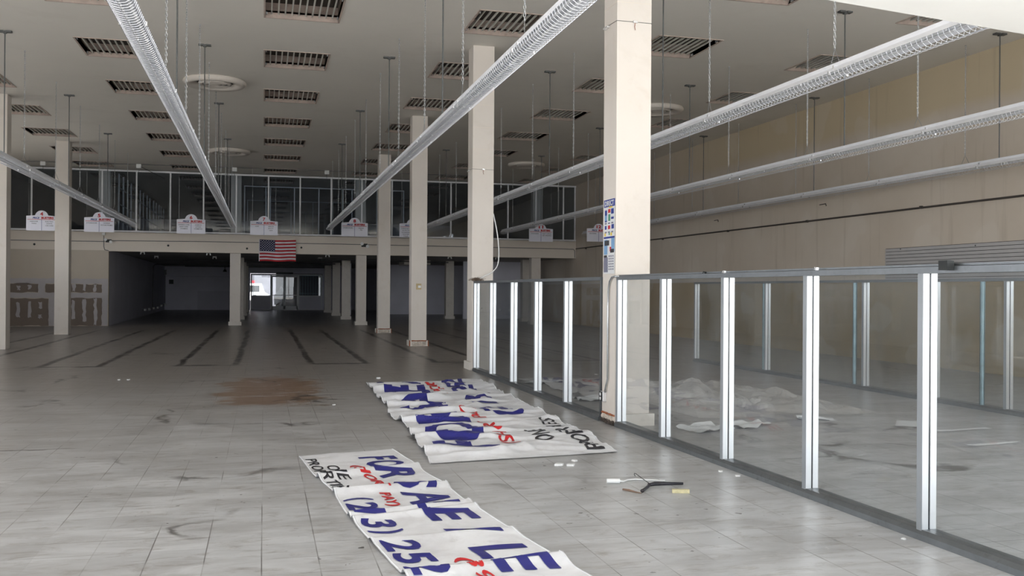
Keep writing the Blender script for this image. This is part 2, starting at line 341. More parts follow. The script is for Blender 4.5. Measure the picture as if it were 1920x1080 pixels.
# ------------------------------------------------------------------ room shell
H = 6.465; XL, XR, YF, YB = -10.7, 13.98, -.7, 72.3; YM = 42.0; ZB, ZS = 3.07, 3.87
W = .435
VW = 1.28
LW = ((6.5, 18.5, .3, 5.0), (22.0, 38.0, 2.4, 4.1))  # left window openings, out of view, added to let in more light
RW = ((1.0, 12.5, 1.9, 5.9),)  # unseen right window opening, added to lift the ceiling and near floor
VCOL = {'LL': (-7.18, 17.67, 3.96), 'L': (-3.60, 17.67, 3.96), 'A': (0.0, 17.67, 3.96), 'B': (3.63, 17.70, 3.96), 'C': (7.28, 18.33, 3.86), 'D': (11.04, 18.73, 3.82)}
VD = {'LL': 1.5, 'L': 1.5, 'A': 1.5, 'B': 1.5, 'C': 1.45, 'D': 1.38}
vents = []
def st(o): o['kind'] = 'structure'; return o
def shell():
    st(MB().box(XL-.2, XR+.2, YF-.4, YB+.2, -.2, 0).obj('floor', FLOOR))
    st(MB().box(-60, 60, -26, YF-.4, -.2, -.02).obj('floor_pavement', PAVE))
    # ceiling with real openings for the vents
    mb = MB(); t = .12; x = XL-.2; y0, y1 = YF-.4, YB+.2
    for key in ('LL', 'L', 'A', 'B', 'C', 'D'):
        cx, yf, sp = VCOL[key]; mb.box(x, cx, y0, y1, H, H+t)
        y = y0; k = -4
        while True:
            far = yf + k*sp; near = far - VD[key]
            if far > 58: break
            if near > 0:
                mb.box(cx, cx+VW, y, near, H, H+t); vents.append((key, k, cx, near, far)); y = far
            k += 1
        mb.box(cx, cx+VW, y, y1, H, H+t); x = cx+VW
    mb.box(x, XR+.2, y0, y1, H, H+t)
    st(mb.obj('ceiling', CEIL))
    # side walls with unseen window openings, added to brighten the room
    def side_wall(xa, xb, openings):
        wl = MB(); y = YF-.4
        for y0, y1, z0, z1 in openings:
            wl.box(xa, xb, y, y0, 0, H).box(xa, xb, y0, y1, 0, z0).box(xa, xb, y0, y1, z1, H); y = y1
            for k in range(1, 4): q = y0+(y1-y0)*k/4; wl.box(xa, xb, q-.08, q+.08, z0, z1)
        return wl.box(xa, xb, y, YB+.2, 0, H)
    wl = side_wall(XL-.2, XL, LW)
    st(wl.obj('wall_left', BEAM))
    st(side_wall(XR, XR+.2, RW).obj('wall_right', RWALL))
    # storefront (behind the camera): header, kerb and mullions, the glazing is gone
    fr = MB().box(XL-.2, XR+.2, YF-.35, YF, 5.85, H)
    for x in (XL-.1, -6.2, -2.7, 3.6, 7.2, 10.6, XR): fr.box(x-.05, x+.05, YF-.2, YF-.08, 0, 5.85)
    st(fr.obj('wall_front', CREAM))
    # white soffit over the entry
    d = Vector((.985, .177, 0)).normalized(); a = Vector((2.99, 4.63, 3.2))
    p0 = a + d*((2.2-2.99)/d.x); p1 = a + d*((XR-2.99)/d.x)
    st(MB().prism([tuple(p0), tuple(p1), (XR, YF, 3.2), (2.2, YF, 3.2)], (0, 0, .3)).obj('trim_soffit', SOFFIT))
    # mezzanine
    st(MB().box(-6.15, XR, YM, YM+.35, ZB, ZS).box(XL, -6.15, YM, YM+.35, 2.2+.9, ZS).obj('trim_mezzanine_beam', BEAM))
    st(MB().box(XL, XR, YM+.35, YB, ZB+.05, ZS-.05).obj('floor_mezzanine', DARKC))
    wl = MB().box(XL, -6.15, YM, YM+.2, 0, 3.1).obj('wall_drywall', TANW); st(wl)
    # unfinished drywall: brown paper, filler bands and screw-line filler strokes
    rnd = random.Random(4); e = .004
    dep = [0]
    def blob(mb, x0, x1, z0, z1, d, j=.03):
        dep[0] += 1; d += .0004*dep[0]
        n = max(3, int((x1-x0)/.12)); m = max(3, int((z1-z0)/.12)); J = lambda: rnd.uniform(-j, j)
        pts = [(x0+(x1-x0)*i/n, z0+J()) for i in range(n)] + [(x1+J(), z0+(z1-z0)*i/m) for i in range(m)] + \
              [(x1-(x1-x0)*i/n, z1+J()) for i in range(n)] + [(x0+J(), z1-(z1-z0)*i/m) for i in range(m)]
        mb.prism([(px, YM-d, max(.005, pz)) for px, pz in pts], (0, d+.001, 0))
    b = MB(); blob(b, -9.95, -8.78, 1.36, 1.72, e); blob(b, -8.52, -6.40, 1.36, 1.71, e)
    blob(b, -10.6, -8.40, .02, 1.12, e, .02); blob(b, -8.10, -6.40, .02, 1.14, e, .02)
    b.obj('bare_paper', BARE, wl)
    b = MB()
    b2 = MB(); blob(b2, -10.65, -6.17, 1.72, 1.93, e*.6, .015); blob(b2, -10.65, -6.17, 1.14, 1.35, e*.6, .015)
    blob(b2, -8.40, -8.12, .01, 1.14, e*.6, .015); blob(b2, -6.40, -6.17, .01, 1.93, e*.6, .015); blob(b2, -8.78, -8.53, 1.3, 1.8, e*.6, .015)
    for x, z0, z1 in ((-9.52, .35, .95), (-9.1, .35, .98), (-8.7, .72, .98), (-8.7, .32, .46), (-7.48, .3, 1.05), (-7.06, .2, 1.1), (-6.64, .05, 1.12),
                      (-9.5, 1.46, 1.64), (-9.1, 1.48, 1.64), (-7.06, 1.44, 1.72), (-6.66, 1.42, 1.7), (-7.45, 1.42, 1.7)):
        blob(b2, x-.06, x+.06, z0, z1, e*2, .03)
    b2.obj('joint_compound', MUD, wl)
    # walls of the space under and behind the mezzanine
    st(MB().prism([(-6.15, YM+.2, 0), (-6.85, YB, 0), (-7.1, YB, 0), (-6.4, YM+.2, 0)], (0, 0, ZB+.05)).obj('wall_passage', MEZZW))
    bw = MB().box(-7.1, -.95, YB, YB+.2, 0, ZB+.06).box(4.25, XR, YB, YB+.2, 0, ZB+.06).box(-.95, 4.25, YB, YB+.2, 2.68, ZB+.06)
    bw.box(XL, XR, YB, YB+.2, ZB+.05, H)
    st(bw.obj('wall_back', DIMW))
    st(MB().box(-4.6, -2.2, YB-.03, YB, 0, 1.35).obj('trim_wainscot', MEZZW))
    st(MB().box(-6.9, -.95, YB-.02, YB, 2.38, 2.42).obj('trim_batten', MEZZW))
    st(MB().box(7.1, 12.9, 60, 60.2, 0, ZB+.05).box(4.9, 5.1, 58, YB, 0, ZB+.05).box(10.5, 13.9, 50.8, 51, 0, ZB+.05).obj('wall_stockroom', DIMW))
    st(MB().box(7.15, 8.55, 50, 52, 2.89, ZB+.05).obj('trim_bulkhead', CREAM2))
shell()

# ------------------------------------------------------------------ pillars
def skirting(mb, x0, y0, h=.14, p=.05): mb.box(x0-p, x0+W+p, y0-p, y0+W+p, 0, h)
def pillar(x, y, z0, z1, label, group=None, base=True, mat_=CREAM, seams=()):
    t = thing('pillar', label, 'pillar', (x, y, z0), 0, group)
    mb = MB().box(0, W, 0, W, 0, z1-z0); mb.obj('shaft', mat_, t, bevel=.006)
    if base: MB().box(-.05, W+.05, -.05, W+.05, 0, .16).obj('base_moulding', CREAM2, t, bevel=.006)
    for z in seams:
        MB().box(-.0015, W+.0015, -.0015, W+.0015, z-z0, z-z0+.008).obj('plaster_seam', BEAM, t)
    return t
PY = [10.566, 18.58, 26.594, 34.608]
XP = 4.009
rnd = random.Random(2)
def crumble(name, mat_, parent, x0, x1, y0, y1, z0, z1, n=26, seed=1):
    """a ragged crust: a strip of lumpy faces wrapped on a face"""
    r = random.Random(seed); mb = MB(); a = Vector((x0, y0, 0)); b = Vector((x1, y1, 0)); nrm = Vector((b.y-a.y, a.x-b.x, 0)).normalized()
    rows = 4; pts = []
    for j in range(rows+1):
        for i in range(n+1):
            f = i/n; z = z0+(z1-z0)*j/rows + (r.uniform(-.018, .018) if j in (0, rows) and z1-z0 > .03 else r.uniform(-.005, .005))
            p = a.lerp(b, f) + nrm*(-.004 if j in (0, rows) or i in (0, n) else r.uniform(.008, .02)); pts.append((p.x, p.y, max(.001, z)))
    fs = [(j*(n+1)+i, j*(n+1)+i+1, (j+1)*(n+1)+i+1, (j+1)*(n+1)+i) for j in range(rows) for i in range(n)]
    mb.add(pts, fs)
    return mb.obj(name, mat_, parent)
def pillars():
    t = pillar(XP, PY[0], 0, H, 'nearest cream pillar, with a price poster and outlet on its left face', None, False, seams=(5.0,))
    MB().box(.06, W+.05, -.05, W+.05, 0, .145).obj('base_moulding', CREAM2, t, bevel=.006)
    crumble('broken_plaster', PLASTER, t, 0, 0, W-.01, .01, .045, .115, seed=3).location.x = -.002
    crumble('rusty_edge', RUST, t, 0, 0, W, .0, .11, .135, seed=5).location.x = -.001
    crumble('broken_concrete', SOOT, t, 0, 0, W, .0, .0, .055, seed=8).location.x = -.008
    t = pillar(XP, PY[1], 0, H, 'second cream pillar, where the near glass partition run ends', seams=(5.28, 4.83, 4.4))
    for i, s in ((2, 'third cream pillar, with a beige switch plate on its front'), (3, 'fourth cream pillar, the farthest standing clear before the mezzanine')):
        t = pillar(XP, PY[i], 0, H, s, None, True, seams=(5.2, 4.2))
        crumble('rusty_edge', RUST, t, 0, W, -.052, -.052, .135, .165, seed=i)
        crumble('broken_plaster', PLASTER, t, .02, W-.02, -.052, -.052, .0, .13, seed=20+i)
        MB().box(-.056, -.03, -.056, -.02, .0, .16).box(W+.03, W+.056, -.056, -.02, .0, .16).obj('rusty_corner', RUST, t)
    pillar(-6.745, PY[2], 0, H, 'cream pillar cut by the left edge of the picture', None, False, seams=(4.5, 3.9))
    pillar(-6.745, PY[3], 0, H, 'cream pillar standing before the unfinished drywall at the left', None, False, seams=(5.4, 3.8))
    pillar(-1.39, 42.35, 0, ZB, 'cream pillar under the mezzanine beam left of the back door', None, True, CREAM)
    pillar(3.95, 42.35, 0, ZB, 'cream pillar under the mezzanine beam right of the back door', None, True, CREAM)
    pillar(11.95, 42.35, 0, ZB, 'cream pillar under the mezzanine beam near the right wall', None, True, CREAM)
    for y, a in ((50.1, 'first'), (57.0, 'second'), (64.5, 'third')):
        pillar(3.93, y, 0, ZB+.05, 'dim grey pillar under the mezzanine, %s behind the one right of the back door' % a, None, True, CREAM2)
        pillar(-1.4, y, 0, ZB+.05, 'dim grey pillar under the mezzanine, %s behind the one left of the back door' % a, None, True, CREAM2)
    pillar(9.52, 50.7, 0, ZB+.05, 'dim grey pillar standing free under the right part of the mezzanine', None, True, CREAM2)
    pillar(12.6, 46.3, 0, ZB+.05, 'dim grey pillar seen just left of the one near the right wall', None, True, CREAM2)
    for x, s in ((-6.62, 'behind sign 5'), (-1.38, 'between signs 6 and 7'), (3.92, 'right of sign 8'), (12.1, 'right of sign 11')):
        pillar(x, 42.6, ZS, H, 'upper cream pillar behind the mezzanine glass, '+s, None, False)
pillars()

# ------------------------------------------------------------------ ceiling vents
def vent_meshes(D):
    d = .30; w = .02
    fr = MB()
    fr.box(-.03, 0, -.03, D+.03, -.012, d).box(VW, VW+.03, -.03, D+.03, -.012, d)
    fr.box(0, VW, -.03, 0, -.012, d).box(0, VW, D, D+.03, -.012, d)
    fr.add([(0, D, -.012), (VW, D, -.012), (VW-.01, D-.09, .06), (.01, D-.09, .06), (0, D, .06), (VW, D, .06)], [(0,1,2,3), (3,2,5,4), (0,3,4), (1,5,2)])
    sl = MB()
    for i in range(10):
        x = VW*(i+.9)/10.8
        sl.box(x-.012, x+.012, .02, D-.06, .03, .062)
    bk = MB().box(0, VW, 0, D, .26, .30)
    for x in (.02, VW-.02):
        for y in (.15, D-.2): fr.box(x-.012, x+.012, y, y+.06, .0, .04, 1)
    return fr.mesh('frame', [VENTW, CLIP]), sl.mesh('louvre_slats', SLAT), bk.mesh('duct_back', DUCT)
COLNAME = {'LL': 'at the far left wall side', 'L': 'left of the flag', 'A': 'above the flag', 'B': 'along the pillar row', 'C': 'right of the pillar row', 'D': 'nearest the right wall'}
ORD = ['first', 'second', 'third', 'fourth', 'fifth', 'sixth', 'seventh', 'eighth', 'ninth', 'tenth', 'eleventh', 'twelfth', 'thirteenth', 'fourteenth']
VIS = {'LL': 2, 'L': 0, 'A': 0, 'B': 0, 'C': -1, 'D': -1}
def place_vents():
    cache = {}; cnt = {}
    for key, k, cx, near, far in vents:
        if k < VIS[key]:
            # wholly above the picture: only the opening's dark lid is needed there
            pass
        D = VD[key]
        if D not in cache: cache[D] = vent_meshes(D)
        inside = far < 42
        if k >= VIS[key]:
            c = cnt[key, inside] = cnt.get((key, inside), 0) + 1
            lab = 'louvred ceiling vent, %s from the front of the column %s' % (ORD[c-1], COLNAME[key]) if inside else \
                  'dim vent behind the mezzanine glass, %s in the column %s' % (ORD[c-1], COLNAME[key])
        else:
            c = cnt[key, 'up'] = cnt.get((key, 'up'), 0) + 1
            lab = 'louvred ceiling vent above the picture, %s of the column %s' % (ORD[c-1], COLNAME[key])
        t = thing('ceiling_vent', lab, 'vent', (cx, near, H), 0, 'ceiling vents')
        for me in cache[D]: link(me.name.split('.')[0], me, t)
place_vents()
def diffuser(x, y, label):
    t = thing('air_diffuser', label, 'vent', (x, y, H-.006), 0, 'round ceiling diffusers')
    MB().lathe([(.70, .0), (.72, -.05), (.66, -.12), (.52, -.10), (.46, -.02)], n=40).obj('outer_ring', CREAM, t, True)
    for r0 in (.33, .21, .09):
        MB().lathe([(r0+.04, -.05), (r0+.045, -.085), (r0, -.11), (r0-.04, -.08)], n=36).obj('inner_ring', CREAM, t, True)
    MB().lathe([(.45, -.004), (.0005, -.004)], n=32).obj('throat_shade', DUCT, t)  # flat dark disc: the recess shade is put into its colour
diffuser(-1.14, 23.45, 'round ceiling diffuser, nearer one left of the flag column of vents')
diffuser(-1.19, 35.2, 'round ceiling diffuser, farther one over aisle sign 6')
diffuser(9.78, 35.5, 'round ceiling diffuser between the second and the nearest pillar')
diffuser(10.08, 23.6, 'round ceiling diffuser half hidden by the nearest pillar')

# ------------------------------------------------------------------ strip lights
ZL = 4.02
def strip_meshes(y0, y1):
    L = y1-y0
    h = MB().box(-.05, .05, 0, L, .045, .105)
    h.prism([(-.052, 0, .06), (.052, 0, .06), (.118, 0, -.008), (.108, 0, -.008), (.046, 0, .05), (-.046, 0, .05), (-.108, 0, -.008), (-.118, 0, -.008)], (0, L, 0))
    tb = MB()
    y = .06
    while y < L-.3:
        e = min(y+2.4, L-.06)
        for x in (-.045, .045): tb.tube([(x, y, .012), (x, e, .012)], .016, 6)
        y += 2.46
    g = MB(); n = int(L/.075); arc = [(.118*math.cos(a), -.008-.085*math.sin(a)) for a in [math.pi*i/6 for i in range(7)]]
    for i in range(n+1): g.tube([(x, i*.075, z) for x, z in arc], .0022, 3, False)
    for x, z in (arc[1], arc[3], arc[5]): g.tube([(x, 0, z), (x, L, z)], .0032, 4)
    c = MB(); y = 1.2
    while y < L:
        for s in (-1, 1): c.box(s*.06-.012, s*.06+.012, y, y+.03, .02, .075); c.box(s*.112-.01, s*.112+.01, y+.02, y+.045, -.03, .012)
        y += 3.075
    return (h.mesh('housing', LITE), tb.mesh('tubes', TUBE), g.mesh('wire_guard', WIRE), c.mesh('coupling_clips', CLIP))
def chain_mesh():
    mb = MB(); z = .28; top = H-ZL; k = 0
    for s in (-1, 1): mb.tube([(s*.045, s*.16, .10), (0, 0, .28)], .004, 5)
    while z < top-.02:
        pts = []
        for a in range(9):
            an = 2*math.pi*a/8; u = .011*math.sin(an); w = .026*math.cos(an)
            pts.append((u, 0, z+.022+w) if k % 2 else (0, u, z+.022+w))
        mb.tube(pts, .0045, 4, False); z += .040; k += 1
    mb.box(-.012, .012, -.012, .012, top-.02, top)
    return mb.mesh('hanging_chain', CHAIN)
def rod_mesh():
    top = H-ZL
    mb = MB().tube([(0, 0, .1), (0, 0, top-.03)], .011, 8)
    mb.box(-.12, -.02, -.05, .05, top-.03, top).box(.02, .12, -.05, .05, top-.03, top).box(-.03, .03, -.03, .03, top-.05, top)
    return mb.mesh('hanger_rod', ROD)
def strip_lights():
    y0, y1 = 5.0, 38.95
    ms = strip_meshes(y0, y1); ch = chain_mesh(); rd = rod_mesh()
    data = [(-4.8, 0, 'hanging fluorescent strip light at the left edge, before the drywall wall', 7.0, 39.0),
            (-1.17, 0, 'hanging fluorescent strip light running down between signs 5 and 7', 0, 0),
            (2.52, 0, 'hanging fluorescent strip light crossing in front of the pillar row', 0, 0),
            (6.13, .3, 'hanging fluorescent strip light passing behind the nearest pillar, highest right of it', 0, 0),
            (9.72, .75, 'hanging fluorescent strip light at right, middle of the three right of the nearest pillar', 0, 0),
            (13.32, 1.2, 'hanging fluorescent strip light closest to the right wall, lowest of the three', 0, 0)]
    for x, off, lab, a, b in data:
        t = thing('strip_light', lab, 'light', (x, y0, ZL), 0, 'hanging strip lights')
        for me in ms: link(me.name.split('.')[0], me, t)
        for k in range(10):
            y = 9.25 + 3.085*k + off*.4
            if y < y1-.3: link('hanging_chain', ch, t, (0, y-y0, 0))
        for k in range(4):
            y = 13.8 + 6.22*k + off
            link('hanger_rod', rd, t, (0, y-y0, 0))
strip_lights()

# ------------------------------------------------------------------ mezzanine glazing
def mezz_glass():
    xs = [-9.06, -7.74, -6.42]; x = -6.42
    while x < 13: x += 1.3195; xs.append(x)
    xs = [XL+.1] + xs[:-1] + [XR-.05] if xs[-1] > 13.5 else [XL+.1] + xs + [XR-.05]
    t = bpy.data.objects.new('window_1', None); COL.objects.link(t); t.location = (0, YM+.05, 0); st(t)
    MB().box(XL, XR, -.05, .09, ZS-.02, ZS+.06).obj('sill', WHITEFR, t)
    MB().box(XL, XR, -.03, .05, H-.11, H-.04).obj('head_rail', WHITEFR, t)
    for x in xs: MB().box(x-.03, x+.03, -.03, .04, ZS+.06, H-.11).obj('mullion', WHITEFR, t)
    for a, b in zip(xs[:-1], xs[1:]):
        MB().box(a+.03, b-.03, 0, .008, ZS+.06, H-.11).obj('pane', GLASSU, t)
mezz_glass()
def upstairs():
    # open metal stud row and inner glazed frames behind the glass
    t = thing('stud_partition', 'row of bare metal studs receding behind the glass right of sign 5', 'partition', (-6, 43, ZS))
    ys = [43.65, 45.0, 46.36, 47.53, 49.25, 50.89, 52.2, 53.82, 55.04, 56.84, 58.21, 59.64, 60.84, 62.42]
    for y in ys: MB().box(-.03, .03, y-43-.05, y-43+.05, .0, H-ZS-.02).obj('stud', WHITEFR, t)
    m = MB()
    for z in (.55, 1.25, 1.95): m.box(-.02, .02, .6, 19.4, z, z+.05)
    m.obj('cross_rail', WHITEFR, t)
    for yy, xs, nm in ((46.5, (-.89, .08, .28, 1.39, 2.53, 3.66, 4.1, 5.3, 6.6), 'nearest'), (54, (-.88, .13, 1.44, 2.62, 3.7, 5.0), 'middle'), (62, (-.88, .77, 2.55, 3.72), 'farthest')):
        t = thing('glazed_screen', 'inner glazed screen behind the mezzanine glass above the flag, %s of three' % nm, 'partition', (0, yy, ZS), 0, 'inner glazed screens')
        zt = H-ZS-.06
        f = MB().box(xs[0]-.03, xs[-1]+.03, -.02, .02, zt-.05, zt)
        f.box(xs[0]-.03, xs[-1]+.03, -.02, .02, 0, .05); f.obj('rail', WHITEFR, t)
        for x in xs: MB().box(x-.025, x+.025, -.02, .02, .05, zt-.05).obj('mullion', WHITEFR, t)
        for a, b in zip(xs[:-1], xs[1:]): MB().box(a+.025, b-.025, -.003, .003, .05, zt-.05).obj('pane', GLASSC, t)
upstairs()

# ------------------------------------------------------------------ glass partitions
def partition(name, label, loc, rz, ys, y_end, top2=False, galv=(), jamb=None, g=None, hz=1.765):
    """local y runs towards the camera as negative; posts at ys"""
    t = thing(name, label, 'partition', loc, rz, g)
    a, b = min(ys + [y_end]), max(ys + [jamb if jamb is not None else -99])+.05
    MB().prism([(-.02, a, 0), (.13, a, 0), (.13, a, .05), (.11, a, .066), (.0, a, .066), (-.02, a, .04)], (0, b-a, 0)).obj('base_rail', ALUD, t)
    r = MB().box(-.005, .113, a, b, hz-.042, hz)
    if top2: r.box(.02, .09, a, b, hz+.004, hz+.018)
    r.obj('top_rail', ALUD, t)
    for y in ys:
        p = thing('post', None, None, (0, y, 0)); p.parent = t; p['label'] = 'bright aluminium post'
        MB().box(0, .047, 0, .048, .06, hz-.04).box(.061, .108, 0, .048, .06, hz-.04).obj('strip', ALU, p)
        MB().box(.047, .061, .006, .048, .06, hz-.04).obj('gasket', RUBBER, p)
        MB().box(-.005, 0, .001, .048, .06, hz-.04).obj('shade_skin', SIDE, p)  # grey skin added to paint the post side darker than its lit front
    for y in galv:
        MB().tube([(.054, y, .06), (.054, y, hz-.04)], .035, 10).obj('galvanised_pole', GALV, t)
    if jamb is not None: MB().box(0, .1, jamb, jamb+.03, .06, hz-.04).obj('jamb', ALUD, t)
    yy = sorted(ys + ([y_end] if y_end < min(ys) else []) + ([jamb] if jamb is not None else []))
    for p, q in zip(yy[:-1], yy[1:]):
        MB().box(.051, .057, p+.01, q, .06, hz-.045).obj('glass_pane', GLASS, t)
    return t
partition('glass_partition', 'waist-high glass partition in front, from the nearest pillar to the right edge', (4.02, 10.5, 0), .021,
          [0, -1.21, -2.545, -3.88, -5.2, -6.53, -7.87], -7.87, True)
partition('glass_partition', 'farther glass partition run between the second and the nearest pillar', (4.0, 18.3, 0), 0,
          [0, -1.37, -2.88, -4.34, -5.82], -7.24, jamb=-7.26)
partition('glass_partition', 'glass partition seen through the front one, parallel to the right wall', (9.5, 19.95, 0), 0,
          [0, -3.15, -6.3, -7.99, -9.4, -10.9], -12.5, galv=(-3.0, -5.98, -8.9), hz=1.80)

# ------------------------------------------------------------------ right wall fittings
def slatwall():
    t = thing('slatwall_panel', 'grey slatwall panel on the right wall above the glass partition', 'panel', (XR-.025, 19.25, 1.86))
    z = 0; mb = MB(); L = 10.2
    while z < .74:
        mb.box(0, .02, -L, 0, z, min(z+.064, .75)); z += .075
    mb.obj('slats', GREYP, t)
    MB().box(.018, .024, -L, 0, 0, .75).obj('backing', PIPEB, t)
    sb = MB()
    for y, z in ((-.55, .72), (-4.4, .70), (-4.95, .70), (-2.9, .70)): sb.box(-.004, 0, y-.012, y+.012, z-.012, z+.012)
    sb.obj('screw_heads', DARKM, t)
slatwall()
c = MB().tube([(XR-.03, 8, 3.44), (XR-.03, 22.5, 3.47), (XR-.03, 41.9, 3.51)], .022, 8)
for y in (13, 18, 22.54, 27, 32, 37, 40.5): c.box(XR-.06, XR-.002, y-.03, y+.03, 3.44, 3.5)
tag(c.obj('conduit', PIPEB), 'dark conduit running level along the right wall below the lights', 'conduit')
for x, y, lab in ((13.6, 22.0, 'small hooked pipe end on the right wall, nearer one'), (13.6, 28.0, 'small hooked pipe end on the right wall, farther one')):
    tag(MB().tube([(XR, y, 3.86), (XR-.05, y-.35, 3.86), (XR-.05, y-.38, 3.80)], .012, 6).obj('pipe_hook', PIPEB), lab, 'pipe', 'wall pipe hooks')

# ------------------------------------------------------------------ aisle signs
WORD = ('PRICE', 'BUSTERS')
def aisle_sign(num, xc, y, zb, left, right, label, s=1.0):
    if y == 38: xc, y, zb, s = xc*1.0316, 39.2, 1.6+(zb-1.6)*1.0316, s*1.0316
    w, h, r = 1.03*s, .53*s, .225*s
    t = thing('aisle_sign', label, 'sign', (xc, y, zb), 0, 'hanging aisle signs')
    poly = [(-w/2, 0, 0), (w/2, 0, 0), (w/2, 0, h)] + [(r*math.cos(a), 0, h-.02*s+r*math.sin(a)) for a in [math.pi*i/16 for i in range(17)] if r*math.sin(a) > .021*s] + [(-w/2, 0, h)]
    MB().prism(poly, (0, .012, 0)).obj('board', SIGNW, t)
    def T(txt, x0, x1, z0, z1, m, nm, bold=.02, shear=0, d=.003):
        flat_text(txt, lambda a, b: (x0+(x1-x0)*a, -d, z0+(z1-z0)*b), bold, shear).obj(nm, m, t)
    nw = .05*s*len(num)
    T(num, -nw, nw, h+.015*s, h+.145*s, SRED, 'aisle_number', .045)
    T(WORD[0], -.30*s, -.07*s, h-.105*s, h-.035*s, SBLUE, 'brand_word', .04, .25)
    T(WORD[1], -.01*s, .40*s, h-.105*s, h-.025*s, SRED, 'brand_word', .06)
    MB().box(-w*.46, w*.46, -.003, 0, h-.135*s, h-.12*s).obj('rule', SRED, t)
    MB().box(-.006, .006, -.003, 0, .01, h-.13*s).obj('divider', SBLUE, t)
    for cx, lines in ((-w/4, left), (w/4, right)):
        for i, ln in enumerate(lines):
            hw = min(.20*s, .0165*s*len(ln)); z = h-.2*s-.075*s*i
            T(ln, cx-hw, cx+hw, z-.018*s, z+.022*s, SGREY, 'product_line', .01)
    wr = MB()
    for x in (-w*.42, w*.42): wr.tube([(x, .006, h), (x, .006, H-zb)], .003, 4)
    wr.obj('hanging_wire', CHAIN, t)
aisle_sign('4', -7.85, 38, 3.64, ['HARDWARE', 'TOOLS'], ['ELECTRIC', 'LIGHTS', 'CAR CARE'], 'white hanging aisle sign with red number 4')
aisle_sign('5', -5.90, 38, 3.63, ['KITCHENWARE'], ['CANDLES', 'PICTURE FRAMES'], 'white hanging aisle sign with red number 5')
aisle_sign('6', -2.67, 38, 3.64, ['GENERAL CARE', 'BABY CARE', 'VITAMINS'], ['SHAMPOO', 'LOTION', 'COSMETICS'], 'white hanging aisle sign with red number 6')
aisle_sign('7', 0.0, 38, 3.64, ['SOAP'], ['HEALTH', 'BEAUTY', 'AIDS'], 'white hanging aisle sign with red number 7, above the flag')
aisle_sign('8', 3.46, 38, 3.66, ['STORE HOURS'], ['SNACKS', 'TEA'], 'white hanging aisle sign with red number 8')
aisle_sign('9', 5.75, 38, 3.68, ['     DRINKS', '    JUICE', '    COFFEE', '   WATER', '   TEA'], ['CHIPS', 'CANDY'], 'white hanging aisle sign half hidden behind the third pillar')
aisle_sign('11', 11.12, 38, 3.60, ['STATIONERY'], ['PARTY SUPPLIES', 'GIFT WRAPPING'], 'white hanging aisle sign with red number 11')
aisle_sign('12', 12.65, 35.2, 3.50, ['GROCERIES'], ['PAPER'], 'white hanging aisle sign cut off by the nearest pillar', .95)

# ------------------------------------------------------------------ flag
def flag():
    x0, x1, z0, z1, y = -.17, 1.33, 2.74, 3.67, YM-.05
    t = thing('flag', 'US flag hanging on the mezzanine beam below aisle sign 7', 'flag', (x0, y, z0))
    Wf, Hf = x1-x0, z1-z0
    def P(u, v, d=0):
        sag = -.035*math.sin(math.pi*u)*v*.8 + .015*math.sin(u*9)*(1-v)
        return (u*Wf, -d - .02 - .03*math.sin(u*11+v*2)*(1-v) - .012*math.sin(u*23+v*7) , v*Hf + sag)
    nx, nz = 52, 26
    mb = MB(); vs = [P(i/nx, j/nz) for j in range(nz+1) for i in range(nx+1)]
    fs = []; mi = []
    for j in range(nz):
        for i in range(nx):
            s = j//2; inc = i < nx*.42 and s >= 6
            if inc: continue
            fs.append((j*(nx+1)+i, j*(nx+1)+i+1, (j+1)*(nx+1)+i+1, (j+1)*(nx+1)+i)); mi.append(0 if s % 2 == 0 else 1)
    mb.v = vs; mb.f = fs; mb.mi = mi
    mb.obj('stripes', [FRED, FWHT], t, True)
    mb = MB(); nu = int(nx*.42)+1; vs = [P(i/nx, j/nz) for j in range(12, nz+1) for i in range(nu+1)]
    mb.add(vs, [(j*(nu+1)+i, j*(nu+1)+i+1, (j+1)*(nu+1)+i+1, (j+1)*(nu+1)+i) for j in range(nz-12) for i in range(nu)])
    mb.obj('canton', FBLU, t, True)
    mb = MB(); cw = nu/nx; ch0 = 12/nz
    for r in range(9):
        for k in range(6 if r % 2 == 0 else 5):
            u = cw*((2*k+1 if r % 2 == 0 else 2*k+2)/12); v = ch0+(1-ch0)*(r+1)/10
            pts = []
            for a in range(10):
                R = .026 if a % 2 == 0 else .011; an = math.pi/2+a*math.pi/5
                pts.append(P(u+R*math.cos(an)/Wf, v+R*math.sin(an)/Hf, .004))
            mb.add(pts, [tuple(range(10))])
    mb.obj('stars', FWHT, t)
    MB().box(-.035, .0, -.03, -.015, 0, Hf).obj('hoist_sleeve', FWHT, t)
flag()

# ------------------------------------------------------------------ beam fittings
tag(MB().tube([(-9.9, YM-.02, 3.45), (-6.3, YM-.02, 3.46)], .014, 6).tube([(-6.05, YM-.02, 3.5), (-2.38, YM-.02, 3.53), (3.48, YM-.02, 3.53), (13.0, YM-.02, 3.5), (13.86, YM-.02, 3.49), (13.92, YM-.02, 3.4), (13.92, YM-.02, 3.1)], .014, 6)
    .tube([(-6.34, YM-.02, 3.7), (-6.34, YM-.02, 3.25), (-6.3, YM-.02, 3.12), (-6.15, YM-.02, 3.09)], .014, 6)
    .obj('conduit', PIPE), 'thin grey conduit along the front of the mezzanine beam', 'conduit')
tag(MB().box(-6.40, -6.28, YM-.1, YM, 3.72, 3.82).box(-6.38, -6.30, YM-.106, YM-.1, 3.74, 3.80).obj('junction_box', PVCW, bevel=.008), 'white junction box on the beam just below aisle sign 5', 'electrical box')
